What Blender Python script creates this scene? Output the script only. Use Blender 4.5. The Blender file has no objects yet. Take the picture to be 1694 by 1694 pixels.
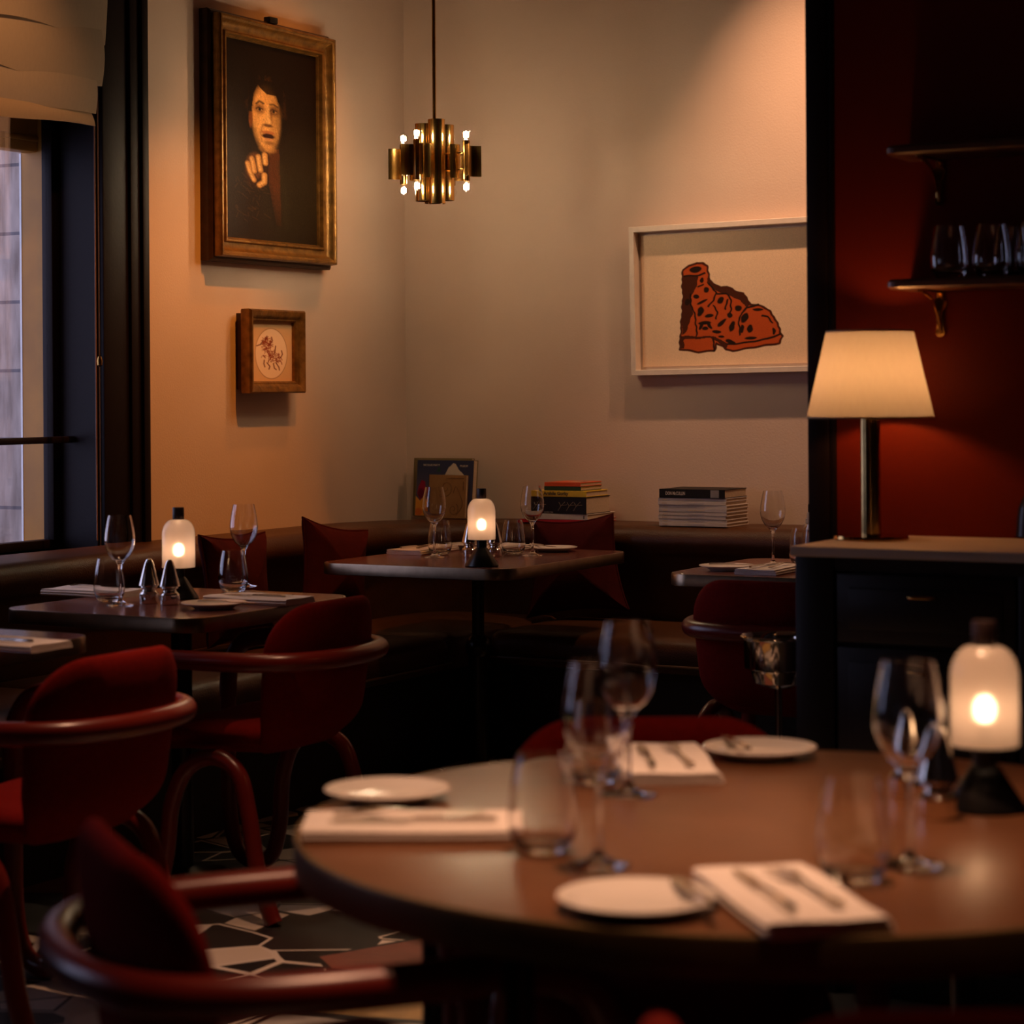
import bpy, bmesh, math, random
import numpy as np
from mathutils import Vector, Matrix
C = bpy.context.scene.collection
SC = bpy.context.scene
PI = math.pi
rnd = random.Random(7)

# ------------------------------------------------------------------ camera
CAM_Z = 1.305; YAW = math.radians(29); ROLL = .007; FPX = 3700.; AXIS = (847., 650.)
cd = bpy.data.cameras.new('camera'); cam = bpy.data.objects.new('camera', cd); C.objects.link(cam)
cam.matrix_world = Matrix.Translation((0, 0, CAM_Z)) @ Matrix.Rotation(YAW, 4, 'Z') @ Matrix.Rotation(PI/2, 4, 'X') @ Matrix.Rotation(-ROLL, 4, 'Z')
cd.sensor_width = 36; cd.lens = FPX/1694*36; cd.shift_y = (AXIS[1]-847)/1694
cd.dof.use_dof = True; cd.dof.focus_distance = 7.5; cd.dof.aperture_fstop = 4.2; cd.clip_end = 60
SC.camera = cam
# ------------------------------------------------------------------ world, exposure
SC.view_settings.view_transform = 'Standard'; SC.view_settings.look = 'None'
SC.view_settings.exposure = 0; SC.view_settings.gamma = 1; SC.view_settings.use_curve_mapping = False
w = bpy.data.worlds.new('dusk_sky'); SC.world = w; w.use_nodes = True
bg = w.node_tree.nodes['Background']; bg.inputs[0].default_value = (.62, .64, 1.0, 1); bg.inputs[1].default_value = 2.0
# ------------------------------------------------------------------ ceiling lights of the room
def spot(name, loc, target, power, deg, blend=.6, col=(1, .60, .31), size=.03):
    l = bpy.data.lights.new(name, 'SPOT'); l.energy = power; l.spot_size = math.radians(deg); l.spot_blend = blend
    l.color = col; l.shadow_soft_size = size
    o = bpy.data.objects.new(name, l); C.objects.link(o); o.location = loc
    o.rotation_euler = (Vector(target)-Vector(loc)).to_track_quat('-Z', 'Y').to_euler()
    return o
AMBER = (1, .31, .035); WARM = (1, .54, .30); PINK = (1, .52, .30)
spot('ceiling_spot', (-3.50, 6.25, 3.35), (-4.77, 6.22, .95), 135, 46, .9, AMBER)
spot('ceiling_spot', (-3.95, 7.15, 3.35), (-4.77, 6.72, 1.90), 42, 56, .9, (1, .32, .05))
spot('ceiling_spot', (-3.70, 5.00, 3.35), (-4.70, 5.15, 2.2), 56, 48, 1., (1, .42, .15))
spot('ceiling_spot', (-3.08, 7.05, 3.35), (-2.95, 7.72, 1.85), 84, 64, 1., WARM)
spot('ceiling_spot', (-2.35, 7.05, 3.35), (-3.15, 7.72, 1.0), 84, 70, 1., WARM)
spot('downlight', (-1.22, 2.66, 3.38), (-1.18, 2.60, .745), 290, 38, 1., PINK)
spot('downlight', (-0.75, 2.25, 3.38), (-0.95, 2.35, .745), 60, 36, 1., PINK)
spot('downlight', (-2.75, 4.05, 3.38), (-2.6, 3.95, 0), 250, 42, 1., PINK)
spot('downlight', (-3.75, 4.75, 3.38), (-3.70, 4.85, .745), 50, 36, 1., WARM)
spot('downlight', (-2.7, 6.5, 3.38), (-2.65, 6.75, .745), 60, 32, 1., WARM)
# ------------------------------------------------------------------ helpers
def ray(px, py):
    dx, dy = px-AXIS[0], py-AXIS[1]
    x = dx-dy*ROLL; y = dx*ROLL+dy
    X, Z = x/FPX, -y/FPX
    c, s = math.cos(YAW), math.sin(YAW)
    return (c*X-s, s*X+c, Z)
def on_z(px, py, z):
    r = ray(px, py); d = (z-CAM_Z)/r[2]
    return Vector((r[0]*d, r[1]*d, z))
def on_y(px, py, yw):
    r = ray(px, py); d = yw/r[1]
    return Vector((r[0]*d, yw, CAM_Z+r[2]*d))
def on_x(px, py, xw):
    r = ray(px, py); d = xw/r[0]
    return Vector((xw, r[1]*d, CAM_Z+r[2]*d))
def room(X, Y):                                  # view-aligned ground coordinates to room coordinates
    c, s = math.cos(YAW), math.sin(YAW)
    return (c*X-s*Y, s*X+c*Y)

def mat(name, col, rough=.5, metal=0., noise=0., scale=20., bump=0., bscale=60., spec=.5, **kw):
    m = bpy.data.materials.new(name); m.use_nodes = True
    nt = m.node_tree; b = nt.nodes['Principled BSDF']
    b.inputs['Base Color'].default_value = (*col, 1); b.inputs['Roughness'].default_value = rough
    b.inputs['Metallic'].default_value = metal; b.inputs['Specular IOR Level'].default_value = spec
    for k, v in kw.items(): b.inputs[k.replace('_', ' ')].default_value = v
    tc = nt.nodes.new('ShaderNodeTexCoord')
    if noise:
        n = nt.nodes.new('ShaderNodeTexNoise'); n.inputs['Scale'].default_value = scale; n.inputs['Detail'].default_value = 5
        nt.links.new(tc.outputs['Object'], n.inputs['Vector'])
        r = nt.nodes.new('ShaderNodeValToRGB')
        r.color_ramp.elements[0].position = .3; r.color_ramp.elements[1].position = .7
        r.color_ramp.elements[0].color = (*[c*(1-noise) for c in col], 1); r.color_ramp.elements[1].color = (*[min(1, c*(1+noise)) for c in col], 1)
        nt.links.new(n.outputs['Fac'], r.inputs['Fac']); nt.links.new(r.outputs['Color'], b.inputs['Base Color'])
    if bump:
        n = nt.nodes.new('ShaderNodeTexNoise'); n.inputs['Scale'].default_value = bscale; n.inputs['Detail'].default_value = 4
        nt.links.new(tc.outputs['Object'], n.inputs['Vector'])
        bp = nt.nodes.new('ShaderNodeBump'); bp.inputs['Strength'].default_value = bump; bp.inputs['Distance'].default_value = .01
        nt.links.new(n.outputs['Fac'], bp.inputs['Height']); nt.links.new(bp.outputs['Normal'], b.inputs['Normal'])
    return m
def emis(name, col, s):
    m = bpy.data.materials.new(name); m.use_nodes = True; nt = m.node_tree; nt.nodes.clear()
    e = nt.nodes.new('ShaderNodeEmission'); e.inputs[0].default_value = (*col, 1); e.inputs[1].default_value = s
    o = nt.nodes.new('ShaderNodeOutputMaterial'); nt.links.new(e.outputs[0], o.inputs[0]); return m
def glass(name, col=(1, 1, 1), rough=0., ior=1.47):
    m = bpy.data.materials.new(name); m.use_nodes = True; nt = m.node_tree; nt.nodes.clear()
    g = nt.nodes.new('ShaderNodeBsdfGlass'); g.inputs['Color'].default_value = (*col, 1); g.inputs['Roughness'].default_value = rough; g.inputs['IOR'].default_value = ior
    o = nt.nodes.new('ShaderNodeOutputMaterial'); nt.links.new(g.outputs[0], o.inputs[0]); return m
def thin_glass(name, boost=1.0, tint=(1, 1, 1)):
    m = bpy.data.materials.new(name); m.use_nodes = True; nt = m.node_tree; nt.nodes.clear()
    t = nt.nodes.new('ShaderNodeBsdfTransparent'); t.inputs[0].default_value = (*tint, 1)
    g = nt.nodes.new('ShaderNodeBsdfGlossy'); g.inputs['Roughness'].default_value = 0.01
    f = nt.nodes.new('ShaderNodeFresnel'); geo = nt.nodes.new('ShaderNodeNewGeometry')
    io = nt.nodes.new('ShaderNodeMath'); io.operation = 'MULTIPLY_ADD'; io.inputs[1].default_value = -.8333; io.inputs[2].default_value = 1.5
    nt.links.new(geo.outputs['Backfacing'], io.inputs[0]); nt.links.new(io.outputs[0], f.inputs['IOR'])
    k = nt.nodes.new('ShaderNodeMath'); k.operation = 'MULTIPLY'; k.inputs[1].default_value = boost; k.use_clamp = True
    x = nt.nodes.new('ShaderNodeMixShader'); o = nt.nodes.new('ShaderNodeOutputMaterial')
    nt.links.new(f.outputs[0], k.inputs[0]); nt.links.new(k.outputs[0], x.inputs[0]); nt.links.new(t.outputs[0], x.inputs[1]); nt.links.new(g.outputs[0], x.inputs[2]); nt.links.new(x.outputs[0], o.inputs[0]); return m
def cloth_translucent(name, col, tfac, transp=0., weave=0., gloss=0., refr=0.):
    m = bpy.data.materials.new(name); m.use_nodes = True; nt = m.node_tree; nt.nodes.clear()
    d = nt.nodes.new('ShaderNodeBsdfDiffuse'); t = nt.nodes.new('ShaderNodeBsdfTranslucent')
    d.inputs[0].default_value = t.inputs[0].default_value = (*col, 1)
    if weave:
        tc = nt.nodes.new('ShaderNodeTexCoord'); n = nt.nodes.new('ShaderNodeTexNoise'); n.inputs['Scale'].default_value = weave; n.inputs['Detail'].default_value = 6
        mp = nt.nodes.new('ShaderNodeMapping'); mp.inputs['Scale'].default_value = (1, 1, .25)
        nt.links.new(tc.outputs['Object'], mp.inputs[0]); nt.links.new(mp.outputs[0], n.inputs['Vector'])
        r = nt.nodes.new('ShaderNodeValToRGB'); r.color_ramp.elements[0].color = (*[c*.88 for c in col], 1); r.color_ramp.elements[1].color = (*col, 1)
        nt.links.new(n.outputs['Fac'], r.inputs[0]); nt.links.new(r.outputs[0], d.inputs[0]); nt.links.new(r.outputs[0], t.inputs[0])
    x = nt.nodes.new('ShaderNodeMixShader'); x.inputs[0].default_value = tfac
    nt.links.new(d.outputs[0], x.inputs[1]); nt.links.new(t.outputs[0], x.inputs[2]); last = x
    if refr:
        rf = nt.nodes.new('ShaderNodeBsdfRefraction'); rf.inputs['IOR'].default_value = 1.2; rf.inputs['Roughness'].default_value = .62; rf.inputs[0].default_value = (1, .9, .78, 1)
        y = nt.nodes.new('ShaderNodeMixShader'); y.inputs[0].default_value = refr
        nt.links.new(last.outputs[0], y.inputs[1]); nt.links.new(rf.outputs[0], y.inputs[2]); last = y
    if transp:
        tr = nt.nodes.new('ShaderNodeBsdfTransparent'); y = nt.nodes.new('ShaderNodeMixShader'); y.inputs[0].default_value = transp
        nt.links.new(last.outputs[0], y.inputs[1]); nt.links.new(tr.outputs[0], y.inputs[2]); last = y
    if gloss:
        g = nt.nodes.new('ShaderNodeBsdfGlossy'); g.inputs['Roughness'].default_value = .12
        f = nt.nodes.new('ShaderNodeFresnel'); f.inputs['IOR'].default_value = 1.45
        y = nt.nodes.new('ShaderNodeMixShader'); nt.links.new(f.outputs[0], y.inputs[0])
        nt.links.new(last.outputs[0], y.inputs[1]); nt.links.new(g.outputs[0], y.inputs[2]); last = y
    o = nt.nodes.new('ShaderNodeOutputMaterial'); nt.links.new(last.outputs[0], o.inputs[0]); return m
def painted(name, rough=.6, bump=.0):
    m = bpy.data.materials.new(name); m.use_nodes = True; nt = m.node_tree; b = nt.nodes['Principled BSDF']
    a = nt.nodes.new('ShaderNodeVertexColor'); a.layer_name = 'Col'; nt.links.new(a.outputs[0], b.inputs['Base Color']); b.inputs['Roughness'].default_value = rough
    b.inputs['Specular IOR Level'].default_value = .12
    tc = nt.nodes.new('ShaderNodeTexCoord'); n = nt.nodes.new('ShaderNodeTexNoise'); n.inputs['Scale'].default_value = 300; nt.links.new(tc.outputs['Object'], n.inputs['Vector'])
    bp = nt.nodes.new('ShaderNodeBump'); bp.inputs['Strength'].default_value = .12+bump; bp.inputs['Distance'].default_value = .002
    nt.links.new(n.outputs['Fac'], bp.inputs['Height']); nt.links.new(bp.outputs[0], b.inputs['Normal'])
    return m

class MB:                                          # collects shapes; build() links them as ONE mesh
    def __init__(s): s.v = []; s.f = []
    def add(s, v, f):
        o = len(s.v); s.v += [tuple(p) for p in v]; s.f += [[i+o for i in q] for q in f]; return s
    def box(s, x0, x1, y0, y1, z0, z1, bev=0., seg=2, M=None):
        bm = bmesh.new(); bmesh.ops.create_cube(bm, size=1)
        for q in bm.verts: q.co = Vector(((x0+x1)/2+q.co.x*(x1-x0), (y0+y1)/2+q.co.y*(y1-y0), (z0+z1)/2+q.co.z*(z1-z0)))
        if bev: bmesh.ops.bevel(bm, geom=bm.edges[:], offset=bev, segments=seg, profile=.5, affect='EDGES')
        bm.verts.index_update()
        vs = [q.co.copy() for q in bm.verts]
        if M: vs = [M @ q for q in vs]
        s.add(vs, [[q.index for q in f.verts] for f in bm.faces]); bm.free(); return s
    def lathe(s, prof, n=40, c=(0, 0, 0), M=None, flute=None):
        v = []; rings = []
        for (r, z) in prof:
            if r < 1e-6: rings.append([len(v)]); v.append(Vector((0, 0, z)))
            else:
                rings.append(list(range(len(v), len(v)+n)))
                for i in range(n):
                    a = 2*PI*i/n; rr = r
                    if flute and flute[0] <= z <= flute[1]: rr = r*(1-flute[2]*(i % 2))
                    v.append(Vector((rr*math.cos(a), rr*math.sin(a), z)))
        f = []
        for a, b in zip(rings, rings[1:]):
            if len(a) == 1 and len(b) == 1: continue
            for i in range(n):
                j = (i+1) % n
                if len(a) == 1: f.append([a[0], b[j], b[i]])
                elif len(b) == 1: f.append([a[i], a[j], b[0]])
                else: f.append([a[i], a[j], b[j], b[i]])
        v = [(M @ q if M else q)+Vector(c) for q in v]
        return s.add(v, f)
    def tube(s, path, r, n=12, cap=True):
        P = [Vector(p) for p in path]; R = r if isinstance(r, (list, tuple)) else [r]*len(P)
        v = []; up = None
        for i, p in enumerate(P):
            t = (P[min(i+1, len(P)-1)]-P[max(i-1, 0)]).normalized()
            if up is None: up = t.orthogonal().normalized()
            else: up = (up-t*up.dot(t)).normalized()
            b = t.cross(up)
            for k in range(n):
                a = 2*PI*k/n; v.append(p+(up*math.cos(a)+b*math.sin(a))*R[i])
        f = [[i*n+k, i*n+(k+1) % n, (i+1)*n+(k+1) % n, (i+1)*n+k] for i in range(len(P)-1) for k in range(n)]
        if cap: f += [list(range(n))[::-1], list(range((len(P)-1)*n, len(P)*n))]
        return s.add(v, f)
    def loops(s, L, cap=True, close=True):         # list of equal-length loops, skinned
        n = len(L[0]); v = [p for l in L for p in l]
        f = [[i*n+k, i*n+(k+1) % n, (i+1)*n+(k+1) % n, (i+1)*n+k] for i in range(len(L)-1) for k in range(n if close else n-1)]
        if cap: f += [list(range(n))[::-1], list(range((len(L)-1)*n, len(L)*n))]
        return s.add(v, f)
    def pad(s, outline, thick, warp, rings=8, p=6., plane='xz', q=.5):  # upholstered pad from a star-shaped outline
        n = len(outline); cx = sum(a for a, b in outline)/n; cy = sum(b for a, b in outline)/n
        v = []; f = []
        idx = {}
        for side in (1, -1):
            idx[side, 0] = [len(v)]; v.append(warp(cx, cy, side*thick/2))
            for k in range(1, rings+1):
                rho = math.sin(k/rings*PI/2)
                if k == rings and side == -1: idx[side, k] = idx[1, k]; continue
                h = thick/2*max(0., 1-rho**p)**q
                idx[side, k] = list(range(len(v), len(v)+n))
                for (a, b) in outline: v.append(warp(cx+(a-cx)*rho, cy+(b-cy)*rho, side*h))
            for k in range(rings):
                A, B = idx[side, k], idx[side, k+1]
                for i in range(n):
                    j = (i+1) % n
                    q_ = [A[0], B[i], B[j]] if k == 0 else [A[i], B[i], B[j], A[j]]
                    f.append(q_ if side == 1 else q_[::-1])
        return s.add(v, f)
    def build(s, name, m, parent=None, ang=35, loc=None):
        me = bpy.data.meshes.new(name); me.from_pydata(s.v, [], s.f); me.validate()
        bm = bmesh.new(); bm.from_mesh(me); bmesh.ops.recalc_face_normals(bm, faces=bm.faces); bm.to_mesh(me); bm.free()
        me.polygons.foreach_set('use_smooth', [True]*len(me.polygons)); me.set_sharp_from_angle(angle=math.radians(ang))
        for q in (m if isinstance(m, list) else [m]): me.materials.append(q)
        o = bpy.data.objects.new(name, me); C.objects.link(o)
        if parent: o.parent = parent
        if loc: o.location = loc
        return o
def rrect(hx, hy, r, n=8, cx=0, cy=0):
    pts = []
    for (sx, sy, a0) in ((1, 1, 0), (-1, 1, PI/2), (-1, -1, PI), (1, -1, 3*PI/2)):
        for i in range(n+1):
            a = a0+PI/2*i/n; pts.append((cx+sx*(hx-r)+r*math.cos(a), cy+sy*(hy-r)+r*math.sin(a)))
    return pts
def catmull(P, n=8):
    P = [Vector(p) for p in P]; out = []
    for i in range(len(P)-1):
        a, b, c, d = P[max(i-1, 0)], P[i], P[i+1], P[min(i+2, len(P)-1)]
        for k in range(n):
            t = k/n; out.append(.5*((2*b)+(c-a)*t+(2*a-5*b+4*c-d)*t*t+(3*b-a-3*c+d)*t**3))
    return out+[P[-1]]
def smooth_prof(P, n=6): return [(max(0, q.x), q.y) for q in catmull([(a, b, 0) for a, b in P], n)]
def tag(o, label=None, cat=None, group=None, kind=None):
    if label: o['label'] = label
    if cat: o['category'] = cat
    if group: o['group'] = group
    if kind: o['kind'] = kind
    return o
def empty(name, loc=(0, 0, 0), rz=0.):
    o = bpy.data.objects.new(name, None); C.objects.link(o); o.location = loc; o.rotation_euler = (0, 0, rz); o.empty_display_size = .05; return o
def dup(o, loc=None, rz=None, label=None, parent=None, group=None):
    c = o.copy(); C.objects.link(c)
    if parent: c.parent = parent
    for ch in list(o.children): dup(ch, parent=c)
    if loc is not None: c.location = loc
    if rz is not None: c.rotation_euler = (0, 0, rz)
    if label: c['label'] = label
    if group: c['group'] = group
    return c
class Kind:                                        # first placing uses the built thing, later ones copy it
    def __init__(s, root, cat): s.r = root; s.used = False; s.cat = cat
    def put(s, loc, rz, label, group=None, rot=None):
        o = dup(s.r) if s.used else s.r
        s.used = True; o.location = loc; o.rotation_euler = rot if rot else (0, 0, rz)
        o['label'] = label; o['category'] = s.cat
        if group: o['group'] = group
        return o
def lettering(txt, size, m, parent, M, name='lettering', sx=1., bold=0.):
    cu = bpy.data.curves.new('t', 'FONT'); cu.body = txt; cu.size = size; cu.align_x = 'LEFT'; cu.align_y = 'CENTER'; cu.extrude = .0002; cu.offset = bold; cu.resolution_u = 2
    t = bpy.data.objects.new('t', cu); C.objects.link(t)
    me = bpy.data.meshes.new_from_object(t.evaluated_get(bpy.context.evaluated_depsgraph_get()))
    bpy.data.objects.remove(t); me.name = name
    for v in me.vertices: v.co.x *= sx
    me.transform(M); me.materials.clear(); me.materials.append(m)
    o = bpy.data.objects.new(name, me); C.objects.link(o); o.parent = parent; return o
def picture(name, w_, h_, nx, ny, colf, m, parent, M):   # flat artwork: colours per point over a fine grid
    a = np.linspace(0, 1, nx); b = np.linspace(0, 1, ny); A, B = np.meshgrid(a, b)
    col = colf(A, B).reshape(-1, 3)
    me = bpy.data.meshes.new(name)
    V = np.stack([(A-.5)*w_, np.zeros_like(A), (.5-B)*h_], -1).reshape(-1, 3)
    i = np.arange(nx*ny).reshape(ny, nx); F = np.stack([i[:-1, :-1], i[1:, :-1], i[1:, 1:], i[:-1, 1:]], -1).reshape(-1, 4)
    me.from_pydata(V.tolist(), [], F.tolist())
    at = me.color_attributes.new('Col', 'FLOAT_COLOR', 'POINT'); at.data.foreach_set('color', np.c_[col, np.ones(len(col))].ravel())
    me.transform(M); me.materials.append(m)
    o = bpy.data.objects.new(name, me); C.objects.link(o); o.parent = parent; return o
def sl(r, g, b): return np.array([((c/255+.055)/1.055)**2.4 if c > 10 else c/255/12.92 for c in (r, g, b)])
def blend(img, mask, c): return img*(1-mask[..., None])+np.array(c)*mask[..., None]
def ell(X, Y, cx, cy, rx, ry, rot=0., soft=.3):
    c, s = math.cos(rot), math.sin(rot); u = ((X-cx)*c+(Y-cy)*s)/rx; v = (-(X-cx)*s+(Y-cy)*c)/ry
    return np.clip((1-np.sqrt(u*u+v*v))/soft+.5, 0, 1)
def seg_d(X, Y, a, b):
    ax, ay = a; bx, by = b; dx, dy = bx-ax, by-ay; t = np.clip(((X-ax)*dx+(Y-ay)*dy)/(dx*dx+dy*dy+1e-9), 0, 1)
    return np.hypot(X-ax-t*dx, Y-ay-t*dy)
def line_m(X, Y, pts, wd, soft=4.):
    d = np.full(X.shape, 1e9)
    for a, b in zip(pts, pts[1:]): d = np.minimum(d, seg_d(X, Y, a, b))
    return np.clip((wd-d)/soft+.5, 0, 1)
def poly_m(X, Y, pts):
    ins = np.zeros(X.shape, bool); n = len(pts)
    for i in range(n):
        (x1, y1), (x2, y2) = pts[i], pts[(i+1) % n]
        if y1 == y2: continue
        ins ^= ((y1 > Y) != (y2 > Y)) & (X < (x2-x1)*(Y-y1)/(y2-y1)+x1)
    return ins.astype(float)

# ------------------------------------------------------------------ materials
M_wall = mat('cream_plaster', (.66, .49, .39), .85, bump=.08, bscale=140, noise=.03, scale=3)
M_dark = mat('dark_brown_paint', (.010, .005, .006), .5, bump=.05, spec=.16)
M_red_wall = mat('oxblood_paint', (.15, .0125, .0012), .5, noise=.06, scale=2, bump=.03, spec=.15)
M_ceil = mat('ceiling_paint', (.16, .11, .09), .9, noise=.03)
M_side = mat('dark_side_wall', (.10, .06, .045), .8, noise=.05)
M_leather = mat('brown_leather', (.062, .021, .006), .40, noise=.18, scale=9, bump=.18, bscale=180, spec=.35)
M_piping = mat('leather_piping', (.09, .05, .025), .35, noise=.1)
M_cloth_red = mat('red_wool', (.17, .006, .004), .95, noise=.12, scale=90, bump=.25, bscale=420, spec=.08)
M_tube_red = mat('red_lacquered_tube', (.15, .011, .007), .30, noise=.08, scale=12)
M_velvet = mat('dark_red_velvet', (.050, .004, .004), .9, noise=.2, scale=14, bump=.15, bscale=60, spec=.1)
M_velvet_p = mat('purple_velvet', (.055, .010, .030), .8, noise=.2, scale=14, bump=.15, bscale=60, spec=.15)
M_top = mat('brown_tabletop', (.18, .066, .052), .18, noise=.12, scale=14, bump=.02)
M_round = mat('worn_bronze_tabletop', (.145, .060, .026), .29, noise=.22, scale=5, bump=.03)
M_zinc = mat('zinc_edge', (.28, .20, .13), .30, 1., noise=.15, scale=25)
M_bronze = mat('bronze_edge', (.15, .095, .035), .45, .35, noise=.15, scale=16)
M_black = mat('black_metal', (.010, .009, .009), .28, .3, noise=.1)
M_silver = mat('polished_silver', (.80, .76, .70), .10, 1., noise=.04)
M_steel = mat('steel_cutlery', (.72, .68, .62), .16, 1., noise=.04)
M_brass = mat('polished_brass', (.62, .36, .11), .16, 1., noise=.12, scale=18)
M_brass_d = mat('aged_brass', (.40, .22, .06), .24, 1., noise=.2, scale=18)
M_china = mat('white_china', (.80, .74, .68), .12, noise=.02)
M_linen = mat('white_linen', (.80, .72, .66), .9, noise=.03, scale=60, bump=.15, bscale=300, spec=.2)
M_glass = glass('clear_glass')
M_bulb = thin_glass('bulb_glass', 1.2)
M_pane = thin_glass('window_glass', 1.5)
M_dome = cloth_translucent('frosted_glass', (1., .80, .68), .72, .05, gloss=1, refr=.40)
M_shade = cloth_translucent('linen_shade', (.33, .335, .38), .62, weave=120)
M_blind = cloth_translucent('linen_blind', (.72, .62, .50), .38, weave=160)
M_gold = mat('gilded_frame', (.24, .115, .024), .34, .6, noise=.4, scale=30, bump=.2, bscale=90)
M_gold_d = mat('dark_gilding', (.055, .024, .010), .45, .3, noise=.3, scale=30)
M_white_frame = mat('pale_wood_frame', (.74, .62, .52), .55, noise=.05, scale=30)
M_paper = mat('cream_paper', (.72, .60, .46), .9, noise=.05, scale=5)
M_marble = mat('pale_stone_top', (.66, .55, .45), .42, noise=.10, scale=4, spec=.2)
M_body = mat('black_brown_cabinet', (.012, .008, .007), .42, noise=.1)
M_wood = mat('dark_walnut', (.11, .038, .016), .35, noise=.3, scale=12)
M_stone_ext = None
M_pages = mat('book_pages', (.60, .46, .32), .9, noise=.12, scale=200)
M_art = painted('oil_paint', .42, .3); M_art2 = painted('ink_on_paper', .85); M_cov = painted('printed_cover', .35)
M_ink = mat('black_ink', (.012, .010, .010), .5, noise=.05); M_ink_w = mat('pale_ink', (.62, .55, .48), .5, noise=.05)
M_ochre = mat('ochre_timber_reflection', (.40, .17, .014), .5, noise=.15, scale=8)  # ochre also carries the warm wall's reflection in the window glass

# ------------------------------------------------------------------ room shell
XL, YB, XR, YF, H = -4.77, 7.72, 1.6, -1.6, 3.4
YP, XP = 5.0, -1.964
def struct(name, mb, m, parent=None, ang=35):
    o = mb.build(name, m, parent, ang)
    if not parent: o['kind'] = 'structure'
    return o
# mosaic floor of broken marble
def floor_mat():
    m = bpy.data.materials.new('broken_marble_floor'); m.use_nodes = True; nt = m.node_tree; b = nt.nodes['Principled BSDF']; N = nt.nodes.new; L = nt.links.new
    tc = N('ShaderNodeTexCoord'); mp = N('ShaderNodeMapping'); mp.inputs['Rotation'].default_value = (0, 0, .5); L(tc.outputs['Object'], mp.inputs[0])
    def vor(scale, feat, rand=1.):
        v = N('ShaderNodeTexVoronoi'); v.voronoi_dimensions = '2D'; v.feature = feat; v.inputs['Scale'].default_value = scale; v.inputs['Randomness'].default_value = rand; L(mp.outputs[0], v.inputs['Vector']); return v
    def ramp(src, els, interp='CONSTANT'):
        r = N('ShaderNodeValToRGB'); r.color_ramp.interpolation = interp
        while len(r.color_ramp.elements) < len(els): r.color_ramp.elements.new(.5)
        for e, (p, c) in zip(r.color_ramp.elements, els): e.position = p; e.color = (*c, 1)
        L(src, r.inputs[0]); return r
    def mix(f, a, c, mode='MIX'):
        x = N('ShaderNodeMix'); x.data_type = 'RGBA'; x.blend_type = mode
        if hasattr(f, 'links'): L(f, x.inputs[0])
        else: x.inputs[0].default_value = f
        for s_, k in ((a, 6), (c, 7)):
            if hasattr(s_, 'links'): L(s_, x.inputs[k])
            else: x.inputs[k].default_value = (*s_, 1)
        return x.outputs[2]
    # small pieces: white and black
    v1 = vor(6.4, 'F1'); e1 = vor(6.4, 'DISTANCE_TO_EDGE')
    sp = N('ShaderNodeSeparateColor'); L(v1.outputs['Color'], sp.inputs[0])
    c1 = ramp(sp.outputs[0], [(0, (.012, .010, .010)), (.40, (.70, .62, .55)), (.74, (.016, .012, .012)), (.86, (.55, .46, .38))])
    j1 = ramp(e1.outputs['Distance'], [(0, (1, 1, 1)), (.055, (0, 0, 0))])
    jc = ramp(sp.outputs[1], [(0, (.60, .52, .45)), (.62, (.014, .012, .012))])
    small = mix(j1.outputs[0], c1.outputs[0], jc.outputs[0])
    # larger slabs: grey-blue, ochre, cream with veins
    v2 = vor(2.1, 'F1'); e2 = vor(2.1, 'DISTANCE_TO_EDGE'); s2 = N('ShaderNodeSeparateColor'); L(v2.outputs['Color'], s2.inputs[0])
    c2 = ramp(s2.outputs[0], [(0, (.26, .27, .27)), (.25, (.36, .23, .08)), (.42, (.05, .06, .065)), (.58, (.40, .37, .34)), (.75, (.20, .07, .05)), (.88, (.45, .30, .12))])
    nz = N('ShaderNodeTexNoise'); nz.inputs['Scale'].default_value = 9; nz.inputs['Detail'].default_value = 8; nz.inputs['Distortion'].default_value = 1.6; L(mp.outputs[0], nz.inputs['Vector'])
    vein = ramp(nz.outputs['Fac'], [(0, (.55, .55, .55)), (.5, (1, 1, 1)), (.75, (1.25, 1.25, 1.25))], 'LINEAR')
    c2m = mix(1., c2.outputs[0], vein.outputs[0], 'MULTIPLY')
    j2 = ramp(e2.outputs['Distance'], [(0, (1, 1, 1)), (.03, (0, 0, 0))])
    big = mix(j2.outputs[0], c2m, (.012, .010, .010))
    # which slabs stay whole: per large cell, and the strip along the banquette
    whole = ramp(s2.outputs[2], [(0, (0, 0, 0)), (.52, (1, 1, 1))])
    fin = mix(whole.outputs[0], small, big)
    L(fin, b.inputs['Base Color']); b.inputs['Roughness'].default_value = .38
    return m
struct('floor', MB().box(XL-.3, XR+.2, YF-.2, YB+.2, -.1, 0), floor_mat())
struct('ceiling', MB().box(XL-.3, XR+.2, YF-.2, YB+.2, H, H+.1), M_ceil)
WZ0, WZ1 = .80, 2.62
W1 = (4.25, 5.80); W2 = (1.5, 2.4)
wl = MB()
for (y0, y1, z0, z1) in ((YF-.2, YB+.2, 0, WZ0), (YF-.2, YB+.2, WZ1, H), (YF-.2, W2[0], WZ0, WZ1), (W2[1], W1[0], WZ0, WZ1), (W1[1], YB+.2, WZ0, WZ1)):
    wl.box(XL-.31, XL, y0, y1, z0, z1)
struct('wall_left', wl, M_wall)
struct('wall_back', MB().box(XL, XR, YB, YB+.2, 0, H), M_wall)
struct('wall_right', MB().box(XR, XR+.2, YF-.2, YB+.2, 0, H), M_side)
struct('wall_front', MB().box(XL, XR, YF-.2, YF, 0, H), M_side)
struct('wall_partition', MB().box(XP+.03, XR, YP, YP+.12, 0, H), M_red_wall)
struct('trim_1', MB().box(XP, XP+.055, YP-.012, YP+.14, 0, H, .006).box(XP+.055, XP+.07, YP-.006, YP+.1, 0, H, .003), M_dark)
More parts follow.
